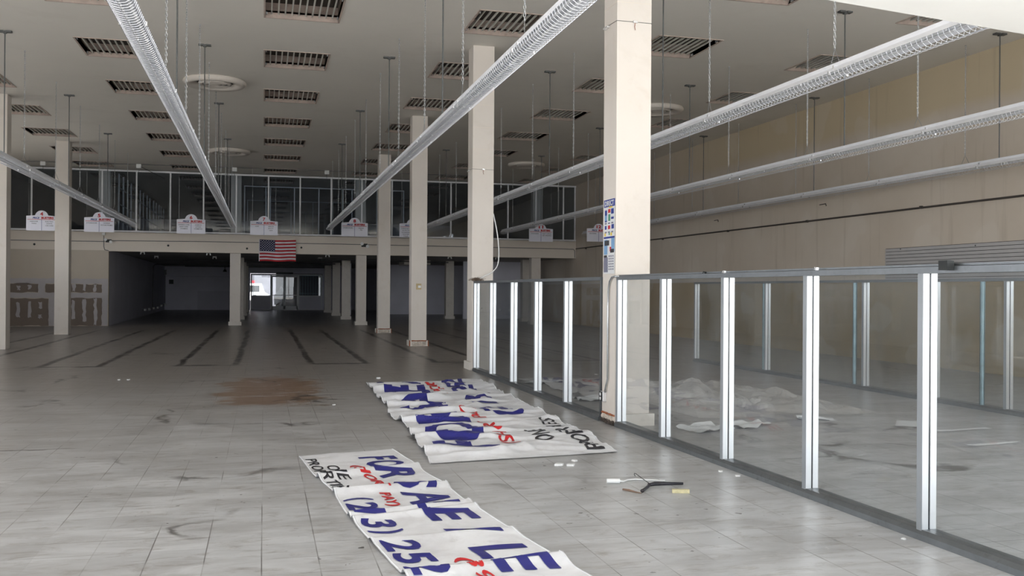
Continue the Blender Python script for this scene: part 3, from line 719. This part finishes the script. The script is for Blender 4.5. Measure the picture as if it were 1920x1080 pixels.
def emergency_light(x, y, z, label, s=1.0):
    t = thing('emergency_light', label, 'light', (x, y, z), 0, 'twin-head emergency lights')
    MB().box(-.10*s, .10*s, -.05*s, 0, -.06*s, .05*s).obj('body', DARKM, t, bevel=.008)
    for sx, dz in ((-1, .05), (1, -.03)):
        MB().tube([(sx*.07*s, -.05*s, dz*s), (sx*.09*s, -.10*s, dz*s), (sx*.09*s, -.14*s, (dz-.01)*s)], [.03*s, .045*s, .055*s], 10).obj('lamp_head', PVCW, t)
emergency_light(-6.15, YM-.036, 3.49, 'twin-head emergency light on the beam above the drywall corner', 1.1)
emergency_light(4.25, YM-.036, 3.50, 'twin-head emergency light on the beam below aisle sign 8', 1.3)
for x, z, s in ((-8.94, 3.30, 'over the drywall'), (-3.85, 3.34, 'below aisle sign 6'), (-.69, 3.27, 'left of the flag'), (1.56, 3.35, 'right of the flag')):
    tag(MB().lathe([(.045, 0), (.04, .02), (.0005, .025)], n=12).obj('sprinkler_cap', DARKM), 'small dark round cap on the mezzanine beam, '+s, 'cap', 'beam caps').matrix_world = \
        Matrix.Translation((x, YM, z)) @ Matrix.Rotation(math.pi/2, 4, 'X')
# conduit with white boxes below the ceiling
tag(MB().tube([(-9.9, 40.4, H-.04), (-4.8, 40.0, H-.04), (2.5, 39.8, H-.04), (9, 39.7, H-.04)], .012, 6).obj('conduit', PIPE), 'thin conduit hung across the ceiling just before the mezzanine glass', 'conduit')
for x, y, s in ((-8.29, 40.3, 'over aisle sign 4'), (-4.78, 40.0, 'over aisle sign 5'), (-1.16, 39.95, 'between signs 6 and 7'), (2.48, 39.8, 'over aisle sign 8')):
    t = thing('ceiling_box', 'small white box on the ceiling conduit before the mezzanine glass, '+s, 'electrical box', (x, y, H-.05), 0, 'white ceiling boxes')
    MB().box(-.09, .09, -.07, .07, -.14, .02).obj('box', PVCW, t, bevel=.01)
    MB().tube([(0, 0, -.14), (.0, .0, -.3)], .008, 6).obj('stem', ROD, t)
tag(MB().tube([(-4.72, 40.0, H-.12), (-4.0, 41.9, H-.36)], .012, 6).obj('stay_rod', ROD), 'thin slanting rod from the ceiling box to the glass right of sign 5', 'rod')

# ------------------------------------------------------------------ below the mezzanine
for (x, y), s in zip([(-4.94, 42.8), (-4.99, 48.6), (-2.29, 42.8), (-2.3, 48.2), (2.72, 42.8), (2.66, 47.4), (8.2, 42.8), (10.4, 42.7)],
                     ['nearer of the left pair', 'farther of the left pair', 'nearer one beside the left mezzanine pillar', 'farther one beside the left mezzanine pillar',
                      'nearer one left of the right mezzanine pillar', 'farther one left of the right mezzanine pillar', 'between the second and third pillars', 'right of the second pillar']):
    t = thing('lamp_holder', 'small white lamp holder under the mezzanine ceiling, '+s, 'lamp holder', (x, y, ZB+.04), 0, 'lamp holders under the mezzanine')
    MB().box(-.09, .09, -.05, .05, -.05, 0).obj('canopy', PVCW, t)
    for q in (-1, 1): MB().tube([(q*.06, 0, -.05), (q*.08, 0, -.12)], .025, 8).obj('socket', PVCW, t)
for i, (x, y, z) in enumerate([(-6.48, 56.29, .35), (-6.54, 58.81, .32), (-6.62, 61.94, .32), (-6.69, 65.02, .29), (-6.76, 67.98, .37), (-6.83, 71.23, .39)]):
    t = thing('pipe_stub', 'white capped pipe stub low on the dark passage wall, %s from the front' % ORD[i], 'pipe', (x, y, z), 0, 'capped pipe stubs')
    MB().tube([(-.05, 0, 0), (.10, 0, 0)], .045, 10).obj('pipe', PIPE, t)
    MB().tube([(.08, 0, 0), (.17, 0, 0), (.2, 0, 0)], [.075, .075, .04], 12).obj('cap', PVCW, t)
tag(MB().tube([(-6.54, 61.9, .4), (-6.54, 61.9, 2.9), (-6.4, 61.9, 3.0), (1.5, 61.9, 3.0)], .022, 8).obj('conduit', PIPE), 'thin pale conduit climbing the dark passage wall and crossing the ceiling', 'conduit')
tag(MB().tube([(-6.75, 71.6, .4), (-6.75, 71.6, 2.5)], .022, 8).box(-6.86, -6.66, 71.5, 71.7, 2.5, 2.85).obj('conduit', PIPE), 'conduit with a box at the far corner of the dark passage', 'conduit')
tag(MB().box(-6.55, -6.25, YB-.1, YB, 1.85, 2.15).obj('wall_box', DARKM), 'small black box on the far back wall at left', 'electrical box')
for a, b, s in (((-4, 52, 3.02), (4, 56, 3.02), 'slanting'), ((-5, 66, 3.0), (6, 66, 3.0), 'farthest'), ((2.5, 47, 3.02), (9.5, 50, 3.02), 'beside the right mezzanine pillar')):
    tag(MB().tube([a, b], .03, 8).obj('ceiling_pipe', PIPE), 'dim pipe under the mezzanine ceiling, the %s one' % s, 'pipe', 'pipes under the mezzanine')
t = thing('cornice_spotlight', 'dark hanging spotlight before the far back wall at left', 'light', (-2.6, 69, ZB))
MB().tube([(0, 0, .05), (0, 0, -.22)], .02, 8).obj('stem', DARKM, t); MB().lathe([(.06, -.2), (.14, -.36), (.0005, -.36)], n=16).obj('shade', DARKM, t)
def back_door():
    y = YB
    t = bpy.data.objects.new('door_1', None); COL.objects.link(t); t.location = (0, y, 0); st(t)
    x0, xa, xm, xb, x1 = -.91, .52, 1.5, 2.46, 4.2; zt = 2.62
    f = MB().box(x0, x1, -.06, .06, zt-.08, zt+.02)
    for x in (x0, xa-.04, xb, x1-.06): f.box(x, x+.09, -.06, .06, 0, zt-.08)
    f.box(x0, xa, -.05, .05, .98, 1.06).box(xb, x1, -.05, .05, .98, 1.06).box(x0, x1, -.06, .06, 0, .04)
    f.obj('door_frame', WHITEFR, t)
    MB().box(x0+.09, xa-.04, -.02, .02, .04, .98).box(xb+.09, x1-.06, -.02, .02, .04, .98).obj('kick_panel', DIMW, t)
    for a, b in ((x0+.09, xa-.04), (xb+.09, x1-.06)): MB().box(a, b, -.004, .004, 1.06, zt-.08).obj('sidelight_pane', GLASSC, t)
    for a, b in ((xa+.05, xm-.01), (xm+.01, xb)):
        l = MB().box(a, a+.08, -.03, .03, .04, zt-.1).box(b-.08, b, -.03, .03, .04, zt-.1).box(a, b, -.03, .03, zt-.2, zt-.1).box(a, b, -.03, .03, .04, .28).box(a, b, -.02, .02, 1.06, 1.10)
        lf = l.obj('door_leaf', WHITEFR, t)
        MB().box(a+.08, b-.08, -.004, .004, .28, zt-.2).obj('leaf_pane', GLASSC, lf)
    MB().box(.9, 2.1, -.12, -.06, zt+.02, zt+.14).obj('door_operator', DARKM, t)
back_door()
# what stands outside the back door
st(MB().box(-14, 16, YB+.2, YB+26, -.2, -.01).obj('floor_alley', PAVE))
st(MB().box(-14, 16, YB+9, YB+9.3, 0, 9).box(.9, 16, YB+2.2, YB+2.5, 0, 6).box(-14, 16, YB+.3, YB+3.4, 2.75, 3.0).box(-14, -1.5, YB+3, YB+3.3, 0, 6).obj('wall_alley_screen', ALLEY))  # walls and canopy added to enclose the alley and dim the door view
g = thing('security_gate', 'folding metal security gate bars behind the right pane of the back door', 'gate', (2.5, YB+.35, 0))
b = MB()
for k in range(9): b.box(.12+k*.19, .15+k*.19, 0, .03, 0, 2.6)
b.obj('bars', GALV, g); MB().box(0, 1.75, 0, .03, 1.2, 1.24).box(0, 1.75, 0, .03, 2.5, 2.56).obj('rails', GALV, g)
t = thing('parked_van', 'bright white van outside the back door, seen through its left panes', 'car', (-.6, YB+5.2, 0))
MB().prism([(-.9, 0, .35), (1.0, 0, .35), (1.0, 0, 1.1), (.7, 0, 1.25), (.45, 0, 1.95), (-.9, 0, 1.95)], (0, 1.7, 0)).obj('body', PVCW, t, bevel=.05)
MB().box(-.7, .3, -.01, 0, 1.3, 1.8).obj('window', DARKM, t)
for x in (-.5, .6): MB().tube([(x, -.05, .33), (x, .2, .33)], .33, 18).obj('wheel', RUBBER, t)
t = thing('street_sign', 'small red sign outside the back door at left', 'sign', (-.78, YB+4.6, 0))
MB().box(-.12, .12, 0, .03, 2.0, 2.18).obj('plate', FRED, t); MB().tube([(0, .05, 0), (0, .05, 2.1)], .025, 8).obj('pole', PIPE, t)
tag(MB().prism([(.75, YB+2.1, 1.0), (1.3, YB+2.1, 1.75), (1.45, YB+2.1, 1.6), (1.35, YB+2.1, .6), (.8, YB+2.1, .3)], (0, .08, 0)).obj('torn_tarp', PVCW), 'pale torn tarp outside the left sliding door leaf', 'tarp')

# ------------------------------------------------------------------ fittings on the pillars
def poster():
    y0, y1, zt, zb = 10.585, 10.95, 2.69, 1.80
    t = thing('price_poster', 'tall blue and white price poster on the left face of the nearest pillar', 'poster', (XP-.004, y1, zb))
    L = y1-y0; Hh = zt-zb
    Q = lambda u0, u1, v0, v1, d: ((-d, -u0*L, v0*Hh), (-d, -u1*L, v0*Hh), (-d, -u1*L, v1*Hh), (-d, -u0*L, v1*Hh))
    mk = lambda nm, rects, m, d: [None, MBQ(rects, d).obj(nm, m, t)][1]
    def MBQ(rects, d):
        b = MB()
        for r in rects: b.prism(list(Q(*r, d)), (.0015, 0, 0))
        return b
    mk('sheet', [(0, 1, 0, 1)], PAPER, .002)
    mk('header_band', [(0, 1, .90, 1.0)], SBLUE, .0035)
    blue2 = mat('poster pale blue', srgb(120, 160, 200), .5); grn = mat('poster green', srgb(70, 140, 110), .5); yel = mat('poster yellow', srgb(220, 190, 60), .5)
    pur = mat('poster grey purple', srgb(120, 120, 140), .5)
    mk('picture_blue', [(.08, .28, .70, .86), (.66, .9, .80, .87), (.66, .9, .73, .76), (.08, .24, .60, .65), (.70, .92, .60, .66)], SBLUE, .0035)
    mk('picture_pale', [(.08, .28, .72, .79), (.02, .34, .26, .46), (.70, .98, .30, .50)], blue2, .0045)
    mk('picture_red', [(.38, .60, .82, .87), (.38, .58, .60, .65), (.55, .70, .30, .36)], SRED, .0035)
    mk('picture_green', [(.40, .58, .71, .80), (.45, .55, .52, .55)], grn, .0035)
    mk('picture_yellow', [(.45, .78, .885, .905), (.06, .18, .51, .55), (.62, .75, .51, .55)], yel, .0045)
    mk('middle_band', [(0, 1, .475, .50)], SBLUE, .0050)
    mk('picture_dark', [(.08, .5, .38, .45), (.62, .95, .28, .33), (.02, .3, .22, .25)], INKK, .0055)
    mk('calendar_column', [(.0, .38, .02, .22)], pur, .0035)
    b = []
    for r in range(6):
        for c_ in range(3): b.append((.46+.17*c_, .56+.17*c_, .05+.035*r, .07+.035*r))
    for r in range(2):
        for c_ in range(3): b.append((.08+.3*c_, .26+.3*c_, .67-.12*r, .69-.12*r))
    mk('price_lines', b, pur, .0035)
    flat_text('DIRECT', lambda a, c_: (-.0045, -(.08+.84*a)*L, (.915+.07*c_)*Hh), .03).obj('header_lettering', PAPER, t)
poster()
def pillar_electrics():
    t = thing('wall_outlet', 'black and white electrical outlet box low on the nearest pillar', 'outlet', (XP, 10.9, .32))
    MB().box(-.05, 0, -.06, .06, -.06, .06).obj('box', CLIP, t, bevel=.006)
    MB().box(-.056, -.05, -.045, .055, -.056, .056).obj('cover_plate', DARKM, t)
    for z in (-.025, .025): MB().tube([(-.056, .005, z), (-.06, .005, z)], .02, 12).obj('socket', PVCW, t)
    p = [(XP+.01, 10.47, 1.765), (XP-.018, 10.56, 1.765), (XP-.018, 10.64, 1.755), (XP-.018, 10.71, 1.71), (XP-.018, 10.75, 1.62), (XP-.018, 10.765, 1.4), (XP-.018, 10.765, .54), (XP-.02, 10.80, .47), (XP-.02, 10.83, .42), (XP-.02, 10.84, .37)]
    tag(MB().tube(p, .011, 8).obj('conduit', SHINY, None, True), 'shiny bent conduit running down the nearest pillar to the outlet', 'conduit')
    t = thing('switch_plate', 'beige light switch plate on the front of the third pillar', 'switch', (4.215, PY[2], 1.67))
    MB().box(-.075, .075, -.015, 0, -.085, .085).obj('plate', BEIGE, t, bevel=.005)
    MB().box(-.02, .06, -.03, -.012, -.035, .03).obj('rocker', PVCW, t, bevel=.004)
    pts = [(XP+W+.01, PY[1]+.05, 3.12), (4.50, 18.5, 2.75), (4.535, 18.48, 2.38), (4.51, 18.46, 2.1), (4.40, 18.45, 1.95), (4.25, 18.44, 1.87), (4.12, 18.42, 1.80)]
    # smooth loop
    q = []
    for i in range(len(pts)-1):
        p0 = Vector(pts[max(i-1, 0)]); p1 = Vector(pts[i]); p2 = Vector(pts[i+1]); p3 = Vector(pts[min(i+2, len(pts)-1)])
        for k in range(5):
            s = k/5; q.append(.5*((2*p1)+(p2-p0)*s+(2*p0-5*p1+4*p2-p3)*s*s+(3*p1-p0-3*p2+p3)*s**3))
    q.append(Vector(pts[-1]))
    tag(MB().tube(q, .011, 8).obj('hanging_cable', PVCW, None, True), 'pale loose cable looping down beside the second pillar', 'cable')
    r = random.Random(7); nb = MB()
    for k in range(90):
        a = r.uniform(0, 6.28); c0 = Vector((4.06+r.gauss(0, .05), 18.36+r.gauss(0, .03), 1.775+abs(r.gauss(0, .02)))); d = Vector((math.cos(a)*r.uniform(.04, .1), math.sin(a)*.03, r.uniform(-.01, .03)))
        nb.tube([c0-d, c0+d*.2+Vector((0, 0, .015)), c0+d], .003, 3)
    tag(nb.obj('bird_nest', TWIG), 'messy twig nest on the partition rail by the second pillar', 'nest')
    for i, s, z in ((0, 'nearest', 4.78), (1, 'second', 4.0)):
        t = thing('tie_wire', 'thin wire tied around the %s pillar above head height' % s, 'wire', (XP, PY[i], z), 0, 'tie wires on pillars')
        wb = MB(); e = .004
        wb.tube([(-e, -e, 0), (W+e, -e, -.005), (W+e, W+e, 0), (-e, W+e, .02), (-e, -e, 0)], .003, 5); wb.obj('wire', ROD, t)
        MB().box(.20, .25, -.02, -.004, -.015, .012).box(-.04, -.004, W*.55, W*.85, -.02, .0).obj('hook', CLIP, t)
        MB().tube([(.225, -.012, -.01), (.215, -.014, -.06), (.225, -.012, -.10)], .004, 5).obj('red_thread', RUST, t)
pillar_electrics()
for y, s, m in ((8.35, 'left', DARKM), (7.95, 'second', CLIP), (6.45, 'third', CLIP)):
    tag(MB().box(4.07, 4.09, y-.008, y+.008, 1.765, 1.785).tube([(4.08, y, 1.783), (4.05, y-.01, 1.785), (4.045, y-.03, 1.775), (4.03, y-.04, 1.768)], .0035, 5).obj('rail_clip', m), 'small clip on top of the front partition rail, %s from the nearest pillar' % {'left': 'first'}.get(s, s), 'clip', 'clips on the front rail')
tag(MB().box(4.08, 4.13, 5.02, 5.10, 1.74, 1.80).obj('rail_bracket', DARKM), 'dark bracket on the front partition rail at far right', 'clip')

# ------------------------------------------------------------------ banners
def subdivide_cut(vs, fs, ds, dt):
    """cut a flat letter mesh along a grid so that it can drape"""
    bm = bmesh.new(); bv = [bm.verts.new((a, b, 0)) for a, b in vs]
    for f in fs:
        try: bm.faces.new([bv[i] for i in f])
        except ValueError: pass
    xs = [v.co.x for v in bm.verts]; ys = [v.co.y for v in bm.verts]
    for lo, hi, st_, ax in ((min(xs), max(xs), ds, 0), (min(ys), max(ys), dt, 1)):
        p = math.ceil(lo/st_)*st_
        while p < hi:
            co = (p, 0, 0) if ax == 0 else (0, p, 0); no = (1, 0, 0) if ax == 0 else (0, 1, 0)
            bmesh.ops.bisect_plane(bm, geom=list(bm.verts)+list(bm.edges)+list(bm.faces), plane_co=co, plane_no=no)
            p += st_
    bmesh.ops.triangulate(bm, faces=list(bm.faces))
    bm.verts.index_update()
    out = [tuple(v.co) for v in bm.verts], [tuple(v.index for v in f.verts) for f in bm.faces]
    bm.free(); return out
from mathutils import noise as mn
def lerp_path(keys, s):
    for (s0, v0), (s1, v1) in zip(keys[:-1], keys[1:]):
        if s <= s1:
            f = (s-s0)/(s1-s0); f = max(0, f); return tuple(a+(b-a)*f for a, b in zip(v0, v1))
    return keys[-1][1]
def banner(name, label, L, Wd, edgeA, edgeB, height, texts, ns, nt_):
    """edgeA(s): world xy along t=0; edgeB(s): along t=Wd; height(s,t)"""
    t = thing(name, label, 'banner', (0, 0, 0), 0, 'vinyl banners on the floor')
    def P(s, tt, d=0):
        f = tt/Wd; a = edgeA(s); b = edgeB(s); hs = height(s, tt); e = .02
        hx = (height(s+e, tt)-hs)/e
        # slide a little with the slope so folds overhang
        return (a[0]+(b[0]-a[0])*f, a[1]+(b[1]-a[1])*f, hs+.006+d)
    mb = MB(); vs = [P(L*i/ns, Wd*j/nt_) for i in range(ns+1) for j in range(nt_+1)]
    mb.add(vs, [(i*(nt_+1)+j, (i+1)*(nt_+1)+j, (i+1)*(nt_+1)+j+1, i*(nt_+1)+j+1) for i in range(ns) for j in range(nt_)])
    me = mb.mesh('vinyl_sheet', BANNER, True); link('vinyl_sheet', me, t)
    for txt, s0, s1, t0, t1, m, bold in texts:
        v, f, asp = text_geo(txt, bold, .12)
        v2, f2 = subdivide_cut([(s0+(s1-s0)*a, t0+(t1-t0)*b) for a, b in v], f, L/ns, Wd/nt_)
        b = MB(); b.add([P(a, c_, .0045) for a, c_, _ in v2], f2)
        b.obj('lettering', m, t)
    hm = MB()
    for tt in (.012, Wd-.012):
        hm.tube([P(L*i/ns, tt, .002) for i in range(0, ns+1, 2)], .004, 4)
    hm.obj('hem', BANNER, t)
def ridge(s, c, w, a, skew=.35):
    x = (s-c)/w
    return a*math.exp(-(x/(skew if x < 0 else 1))**2)
def b1h(s, t):
    h = .012*abs(mn.noise((s*1.3, t*1.6, 3)))+.006*abs(mn.noise((s*5, t*4, 9)))
    for c, w, a, k in ((1.07, .11, .046, -.20), (1.82, .11, .048, .02), (2.57, .075, .038, -.09), (2.70, .075, .032, -.09), (3.34, .11, .022, .08), (4.11, .11, .046, .03), (5.1, .17, .04, .05), (6.0, .2, .04, 0)):
        h += ridge(s, c+k*(t-.5), w, a*(.85+.15*math.sin(3*t+c)), .22)
    return h
KA = [(0, (.33, 9.26)), (1.0, (.42, 8.32)), (1.7, (.53, 7.66)), (2.5, (.57, 6.87)), (3.3, (.66, 6.06)), (4.1, (.76, 5.28)), (6.9, (1.08, 2.55))]
KB = [(0, (1.26, 9.49)), (.75, (1.35, 8.75)), (1.3, (1.38, 8.2)), (1.65, (1.45, 7.85)), (2.4, (1.49, 7.12)), (3.25, (1.60, 6.28)), (3.95, (1.70, 5.58)), (4.5, (1.78, 5.05)), (6.9, (2.10, 2.7))]
banner('vinyl_banner', 'front white vinyl banner reading FOR SALE, cut off by the bottom of the picture', 6.8, 1.0,
       lambda s: lerp_path(KA, s), lambda s: lerp_path(KB, s), b1h,
       [(ch, a, b, .54, .90, INKB, .03) for ch, a, b in (('F', .34, .56), ('O', .60, .90), ('R', 1.06, 1.42), ('S', 1.60, 1.96), ('A', 2.0, 2.48), ('L', 2.42, 2.74), ('E', 2.70, 3.04), ('/', 3.22, 3.46), ('L', 3.70, 3.98), ('E', 4.03, 4.33), ('A', 4.42, 4.9), ('S', 4.96, 5.3), ('E', 5.4, 5.72))] +
       [(ch, a, b, .04, .28, INKB, .03) for ch, a, b in (('(', 2.08, 2.20), ('2', 2.24, 2.48), ('1', 2.56, 2.70), ('3', 2.80, 3.03), (')', 3.06, 3.18), ('2', 3.38, 3.62), ('5', 3.66, 3.91), ('2', 3.95, 4.20), ('-', 4.28, 4.4), ('0', 4.46, 4.7), ('1', 4.78, 4.9), ('5', 4.98, 5.22), ('0', 5.28, 5.52))] +
       [('(SHORT', .74, 1.88, .37, .49, INKR, .03), ('PAY)', 1.98, 2.46, .335, .455, INKR, .03), ('(39,000 SQ FT)', 3.90, 6.3, .36, .48, INKR, .015),
        ('ONE', .66, 1.36, .165, .275, INKK, .015), ('PROPERTIES', .26, 1.86, .03, .135, INKK, .015)], 340, 30)
def b2h(s, t):
    rg = lambda p: max(0, 1-abs(mn.noise(p))*3.2)
    h = .022*abs(mn.noise((s*.9, t*.7, 1.3)))+.034*rg((s*1.35+.5*t, t*.8, 7))**2+.016*rg((s*2.9-.7*t, t*1.7, 4))**2+.006*abs(mn.noise((s*7, t*5, 2)))
    lft = .55+.45*max(0, min(1, (t-.6)/.9))
    for c, w, a, k in ((.34, .26, .055, .10), (1.10, .16, .05, .28), (1.45, .12, .05, -.1), (1.95, .2, .06, -.05), (2.35, .13, .055, .2), (2.75, .14, .05, -.12), (3.25, .2, .075, .05), (3.7, .14, .05, -.15), (4.2, .15, .05, .15), (4.75, .25, .085, .12), (5.5, .16, .05, .1), (6.1, .22, .06, .02), (6.8, .16, .03, 0)):
        h += lft*ridge(s+.05*math.sin(5*t+c*3), c+k*(t-1.0), w, a*(.5+.5*math.sin(2.1*t+c*1.7)**2), .3)
    edge = min(1, s/.2, (7.5-s)/.2+.1)
    return h*max(.15, edge)
KC = [(0, (3.40, 8.85)), (2.0, (3.48, 10.97)), (3.7, (3.50, 12.74)), (5.1, (3.56, 14.1)), (7.5, (3.72, 16.45))]
KD = [(0, (1.48, 8.62)), (2.4, (1.60, 11.04)), (3.4, (1.52, 12.0)), (4.2, (1.63, 12.8)), (5.4, (1.62, 14.04)), (7.5, (1.69, 16.3))]
banner('vinyl_banner', 'rear white vinyl banner, wide and badly wrinkled, lettering upside down', 7.5, 2.0,
       lambda s: lerp_path(KC, s), lambda s: lerp_path(KD, s), b2h,
       [('FOR SALE /', .38, 7.35, 1.15, 1.84, INKB, .03), ('(SHORT PAY)', .75, 3.3, .86, 1.08, INKR, .015), ('(39,000', 4.9, 7.0, .86, 1.08, INKR, .015),
        ('ONE', .74, 1.4, .46, .68, INKK, .015), ('PROPERTIES', .12, 2.1, .10, .30, INKK, .015), ('(213) 252', 2.65, 7.3, .26, .76, INKB, .03)], 375, 60)

# ------------------------------------------------------------------ litter on the floor
def litter():
    t = thing('coat_hanger', 'broken black wooden coat hanger on the floor right of the banners', 'hanger', (3.1, 7.2, 0))
    MB().tube([(-.06, .03, .02), (.0, .045, .024), (.12, .035, .022), (.24, .02, .02)], [.014, .017, .014, .011], 8).obj('arm', WOODK, t, True)
    MB().tube([(-.05, .03, .02), (-.10, -.04, .018), (-.17, -.13, .016), (-.19, -.15, .014)], [.013, .012, .012, .015], 8).obj('arm', WOODK, t, True)
    MB().tube([(-.05, .035, .03), (-.09, .06, .06), (-.14, .10, .10), (-.155, .10, .105), (-.16, .09, .095), (-.15, .085, .085)], .003, 5).obj('hook', DARKM, t)
    tag(MB().tube([(2.80, 7.18, .006), (2.83, 7.12, .008), (2.86, 7.06, .006), (2.89, 7.01, .005)], [.008, .011, .007, .004], 6).obj('cardboard_strip', BROWN), 'torn brown strip under the black coat hanger', 'strip')
    t = thing('white_cable', 'short white cable with a plug connector left of the black coat hanger', 'cable', (2.8, 7.45, 0))
    MB().tube([(-.035, .01, .02), (.07, -.02, .02)], .02, 10).obj('plug', PVCW, t)
    MB().tube([(.07, -.02, .02), (.11, .0, .012), (.17, .06, .009), (.25, .07, .009), (.34, .03, .008), (.42, -.01, .008), (.47, -.03, .008)], .007, 6).obj('cord', PVCW, t, True)
    tag(MB().box(-.068, .068, -.022, .022, 0, .028).obj('foam_block', YELP, bevel=.004, loc=(3.21, 6.98, 0)), 'small yellowed block on the floor right of the coat hanger', 'block').rotation_euler = (0, 0, -.35)
    spots = [((2.62, 8.32), .05, 'left of the pair near the rear banner corner'), ((2.72, 8.28), .045, 'right of the pair near the rear banner corner'), ((2.83, 8.5), .035, 'by the near right corner of the rear banner'),
             ((3.93, 7.72), .03, 'along the front partition rail, nearer the pillar'), ((3.98, 7.5), .03, 'along the front partition rail, farther from the pillar'),
             ((4.03, 5.35), .02, 'at the foot of the last front partition post'), ((2.0, 17.1), .05, 'alone left of the rear banner end'), ((-1.65, 6.0), .025, 'alone at the lower left of the floor'),
             ((-2.4, 17.6), .03, 'on the floor at left, left of a pair'), ((-2.25, 17.6), .03, 'on the floor at left, right of a pair'), ((.95, 13.3), .03, 'at the edge of the brown floor stain')]
    r = random.Random(5)
    for (x, y), s, lab in spots:
        b = MB(); n = 7; pts = [(s*r.uniform(.6, 1.1)*math.cos(2*math.pi*k/n), s*r.uniform(.5, .9)*math.sin(2*math.pi*k/n), 0) for k in range(n)]
        b.prism(pts, (0, 0, s*.35))
        tag(b.obj('paper_scrap', PVCW, loc=(x, y, 0)), 'tiny white scrap '+lab, 'scrap', 'white floor scraps')
    def sheet(x, y, w, l, rz, lab, curl=.02, m=PAPER, nm='paper_sheet'):
        b = MB(); n, k = 10, 10
        vs = [((i/n-.5)*w, (j/k-.5)*l, .004+curl*abs(mn.noise((i/n*2.3+x, j/k*2.3+y, 1)))) for i in range(n+1) for j in range(k+1)]
        b.add(vs, [(i*(k+1)+j, (i+1)*(k+1)+j, (i+1)*(k+1)+j+1, i*(k+1)+j+1) for i in range(n) for j in range(k)])
        o = b.obj(nm, m, None, True, loc=(x, y, 0)); o.rotation_euler = (0, 0, rz)
        return tag(o, lab, 'paper' if m is PAPER else 'sheeting', 'papers behind the glass' if m is PAPER else None)
    sheet(4.95, 10.1, .55, .4, .3, 'white paper behind the glass, left of the sheet by the second post', .09)
    sheet(5.6, 10.25, .55, .32, .7, 'white paper behind the glass near the first clear pane', .08)
    sheet(6.7, 10.6, .45, .25, -.4, 'white paper behind the glass, right of the crumpled sheeting', .06)
    sheet(7.6, 10.0, .55, .3, .9, 'white paper behind the glass, seen left of the last front post', .01)
    sheet(7.9, 9.45, .8, .12, .1, 'long narrow paper strip behind the glass right of the last post', .01)
    sheet(7.5, 8.5, .7, .10, .15, 'second narrow paper strip behind the glass, nearer than the long one', .01)
    sheet(8.0, 8.3, .5, .3, .5, 'white paper behind the glass at the right edge', .02)
    sheet(5.7, 8.2, .16, .03, .5, 'small paper sliver behind the glass between the last two posts', .0)
    sheet(4.75, 15.9, .9, .3, .4, 'white paper behind the farther partition, nearer the second pillar', .06)
    sheet(4.75, 13.2, .7, .4, .1, 'white paper behind the farther partition, beside the nearest pillar', .08)
    b = MB(); n = 44; x0, y0, w, l = 6.6, 13.3, 2.6, 4.6
    def hh(i, j): 
        u, v = i/n, j/n; e = min(1, 6*min(u, 1-u, v, 1-v))
        return .004+e*(.20*abs(mn.noise((u*3.2, v*5.1, 3)))+.14*abs(mn.noise((u*8, v*11, 6))))
    vs = [((i/n-.5)*w+.25*mn.noise((i/n*3, j/n*3, 8)), (j/n-.5)*l+.3*mn.noise((i/n*3, j/n*3, 4)), hh(i, j)) for i in range(n+1) for j in range(n+1)]
    b.add(vs, [(i*(n+1)+j, (i+1)*(n+1)+j, (i+1)*(n+1)+j+1, i*(n+1)+j+1) for i in range(n) for j in range(n)])
    tag(b.obj('plastic_sheeting', SHEET, loc=(x0, y0, 0)), 'large crumpled plastic sheeting on the floor behind the front glass', 'sheeting')
litter()
